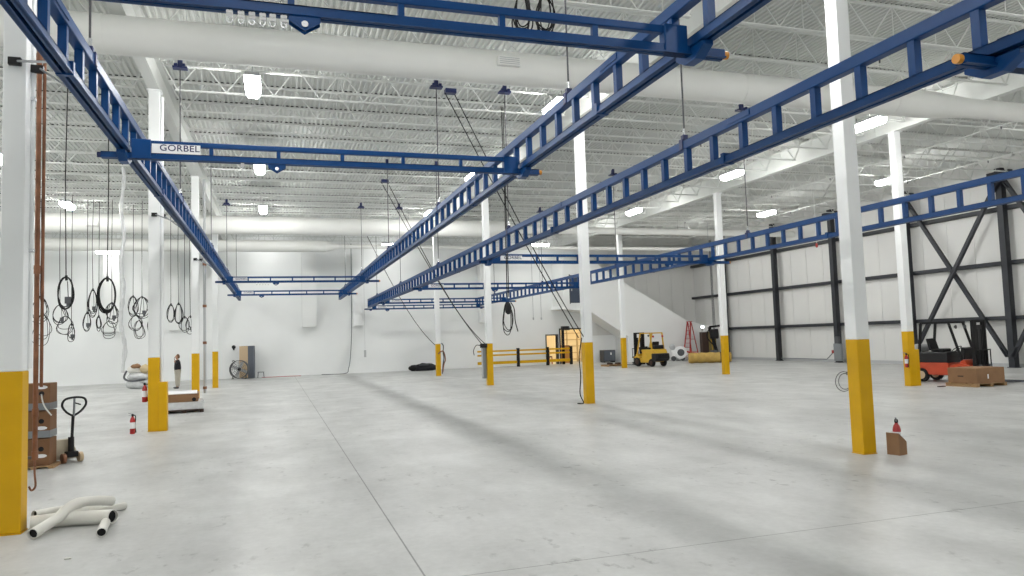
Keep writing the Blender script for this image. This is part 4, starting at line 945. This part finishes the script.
blob('cover_cloth', (.3, .0, .16), (.6, .4, .16), M['film'], t, 21)
t = thing('tall_crate', 'tall crate with olive front and dark brown side behind yellow roll', 'crate', (30.1, 47.0, 0), radians(-16)); MB().b2((-.5, -.3, 0), (-.02, .3, 2.0)).build('dark_side', M['brown'], t, bevel=.01); MB().b2((-.02, -.32, 0), (.52, .3, 2.02)).build('front_board', M['olive'], t, bevel=.01)
MB().bar((.3, -.33, .1), (.1, -.33, 1.9), .05).build('yellow_strap', M['fyel'], t)
t = thing('work_light', 'small bright bluish work light above the tall crate', 'work light', (29.75, 47.1, 2.38)); MB().b2((-.14, -.04, -.1), (.14, .04, .1)).build('housing', M['dgrey'], t, bevel=.01); MB().b2((-.12, -.05, -.08), (.12, -.041, .08)).build('lens', M['screen'], t); MB().tube([(0, 0, -.1), (0, .05, -.35)], .02, 8).build('stem', M['dgrey'], t)
t = thing('hoist_rig', 'dark cluttered hoist rig standing beside the tall crate', 'hoist rig', (29.85, 45.7, 0), radians(-20))
MB().bar((.25, 0, 0), (-.35, 0, 2.35), .16, .2).bar((-.35, 0, 2.35), (.75, .1, 2.45), .14).bar((.75, .1, 2.45), (.7, .1, .1), .08).build('frame', M['black'], t)
MB().b2((-.3, -.25, 1.5), (.25, .25, 2.2)).build('drum_housing', M['blackp'], t, bevel=.08); MB().b2((-.35, -.3, .25), (.1, .2, .7)).build('motor', M['dgrey'], t, bevel=.05)
MB().tube(smoothpath([(-.4, -.1, 2.2), (-.6, -.2, 1.7), (-.3, -.3, 1.2), (.05, -.2, .9)]), .04, 8).build('hose', M['black'], t, smooth=True); MB().tube([(-.2, -.3, .3), (.6, -.35, .12)], .06, 8).build('red_pipe', M['ladred'], t)
t = thing('fabric_roll', 'long yellow plastic-wrapped roll lying on the floor behind the column', 'roll', (25.3, 42.2, 0), 0)
a0 = Vector((.35, .2, .34)); a1 = Vector((2.75, -1.0, .34))
n_ = 14; pts = [a0.lerp(a1, k / n_) for k in range(n_ + 1)]; rad = [.30] + [.33 + .02 * sin(k * 1.9) for k in range(1, n_)] + [.30]
MB().tube(pts, rad, 22).build('wrapped_roll', M['roll'], t, smooth=True)
q = a0.lerp(a1, .74); q2 = a0.lerp(a1, .80); MB().tube([q, q2], .36, 22).build('dark_strap', M['brown'], t, smooth=True)
q = a0.lerp(a1, .9); q2 = a0.lerp(a1, .95); MB().tube([q, q2], .36, 22).build('dark_strap', M['brown'], t, smooth=True)
t = thing('electrical_box', 'grey disconnect box with red switch at the foot of a wall post', 'electrical box', (30.8, 34.65, .1)); MB().b2((-.12, -.25, 0), (.06, .3, 1.0)).build('casing', M['grey'], t, bevel=.02); MB().b2((-.1, -.12, 1.0), (.04, .2, 1.4)).build('upper_box', M['dgrey'], t, bevel=.02)
MB().b2((-.16, .3, .45), (-.05, .42, .62)).build('red_switch', M['ladred'], t); MB().tube([(-.05, .4, .5), (-.02, 1.0, .08), (.1, 5.2, .08)], .03, 8).build('conduit', M['grey'], t)
t = thing('cable_loop', 'thin dark cable loop on the floor side behind the big column', 'cable loop', (8.86, 9.9, 1.12)); MB().tube(arc((0, 0, 0), .17, 0, 2 * pi, 24, 'XZ', .16)[:-1], .007, 6, closed=True).tube(arc((.04, .02, 0), .13, 0, 2 * pi, 24, 'XZ', .13)[:-1], .007, 6, closed=True).build('loop', M['dgrey'], t); MB().b2((.08, -.03, .1), (.14, .03, .16)).build('hook', M['grey'], t)

# sprinkler mains under the joists
for x, lab in ((23.2, 'right'), (14.2, 'middle'), (27.5, 'outer right')):
    t = thing('sprinkler_pipe', f'thin white sprinkler pipe running lengthwise under the {lab} bay roof', 'pipe', (x, 0, 8.57)); MB().tube([(0, YF + .2, 0), (0, YB - .1, 0)], .022, 10).build('pipe', M['joist'], t, smooth=True)
    for y in (14, 18, 22, 26, 30, 34, 38, 42): MB().cyl((0, y, -.12), (0, y, -.03), .02, 8).build('sprinkler_head', M['steel'], t)

# ------------------------------------------------------------------ world and view
wd = bpy.data.worlds.new('world'); S.world = wd; wd.use_nodes = True
wd.node_tree.nodes['Background'].inputs[0].default_value = (.6, .65, .7, 1); wd.node_tree.nodes['Background'].inputs[1].default_value = .05
S.view_settings.view_transform = 'Standard'; S.view_settings.look = 'None'; S.view_settings.gamma = 1; S.view_settings.use_curve_mapping = False
S.view_settings.exposure = 0.56
S.cycles.max_bounces = 12; S.cycles.diffuse_bounces = 10
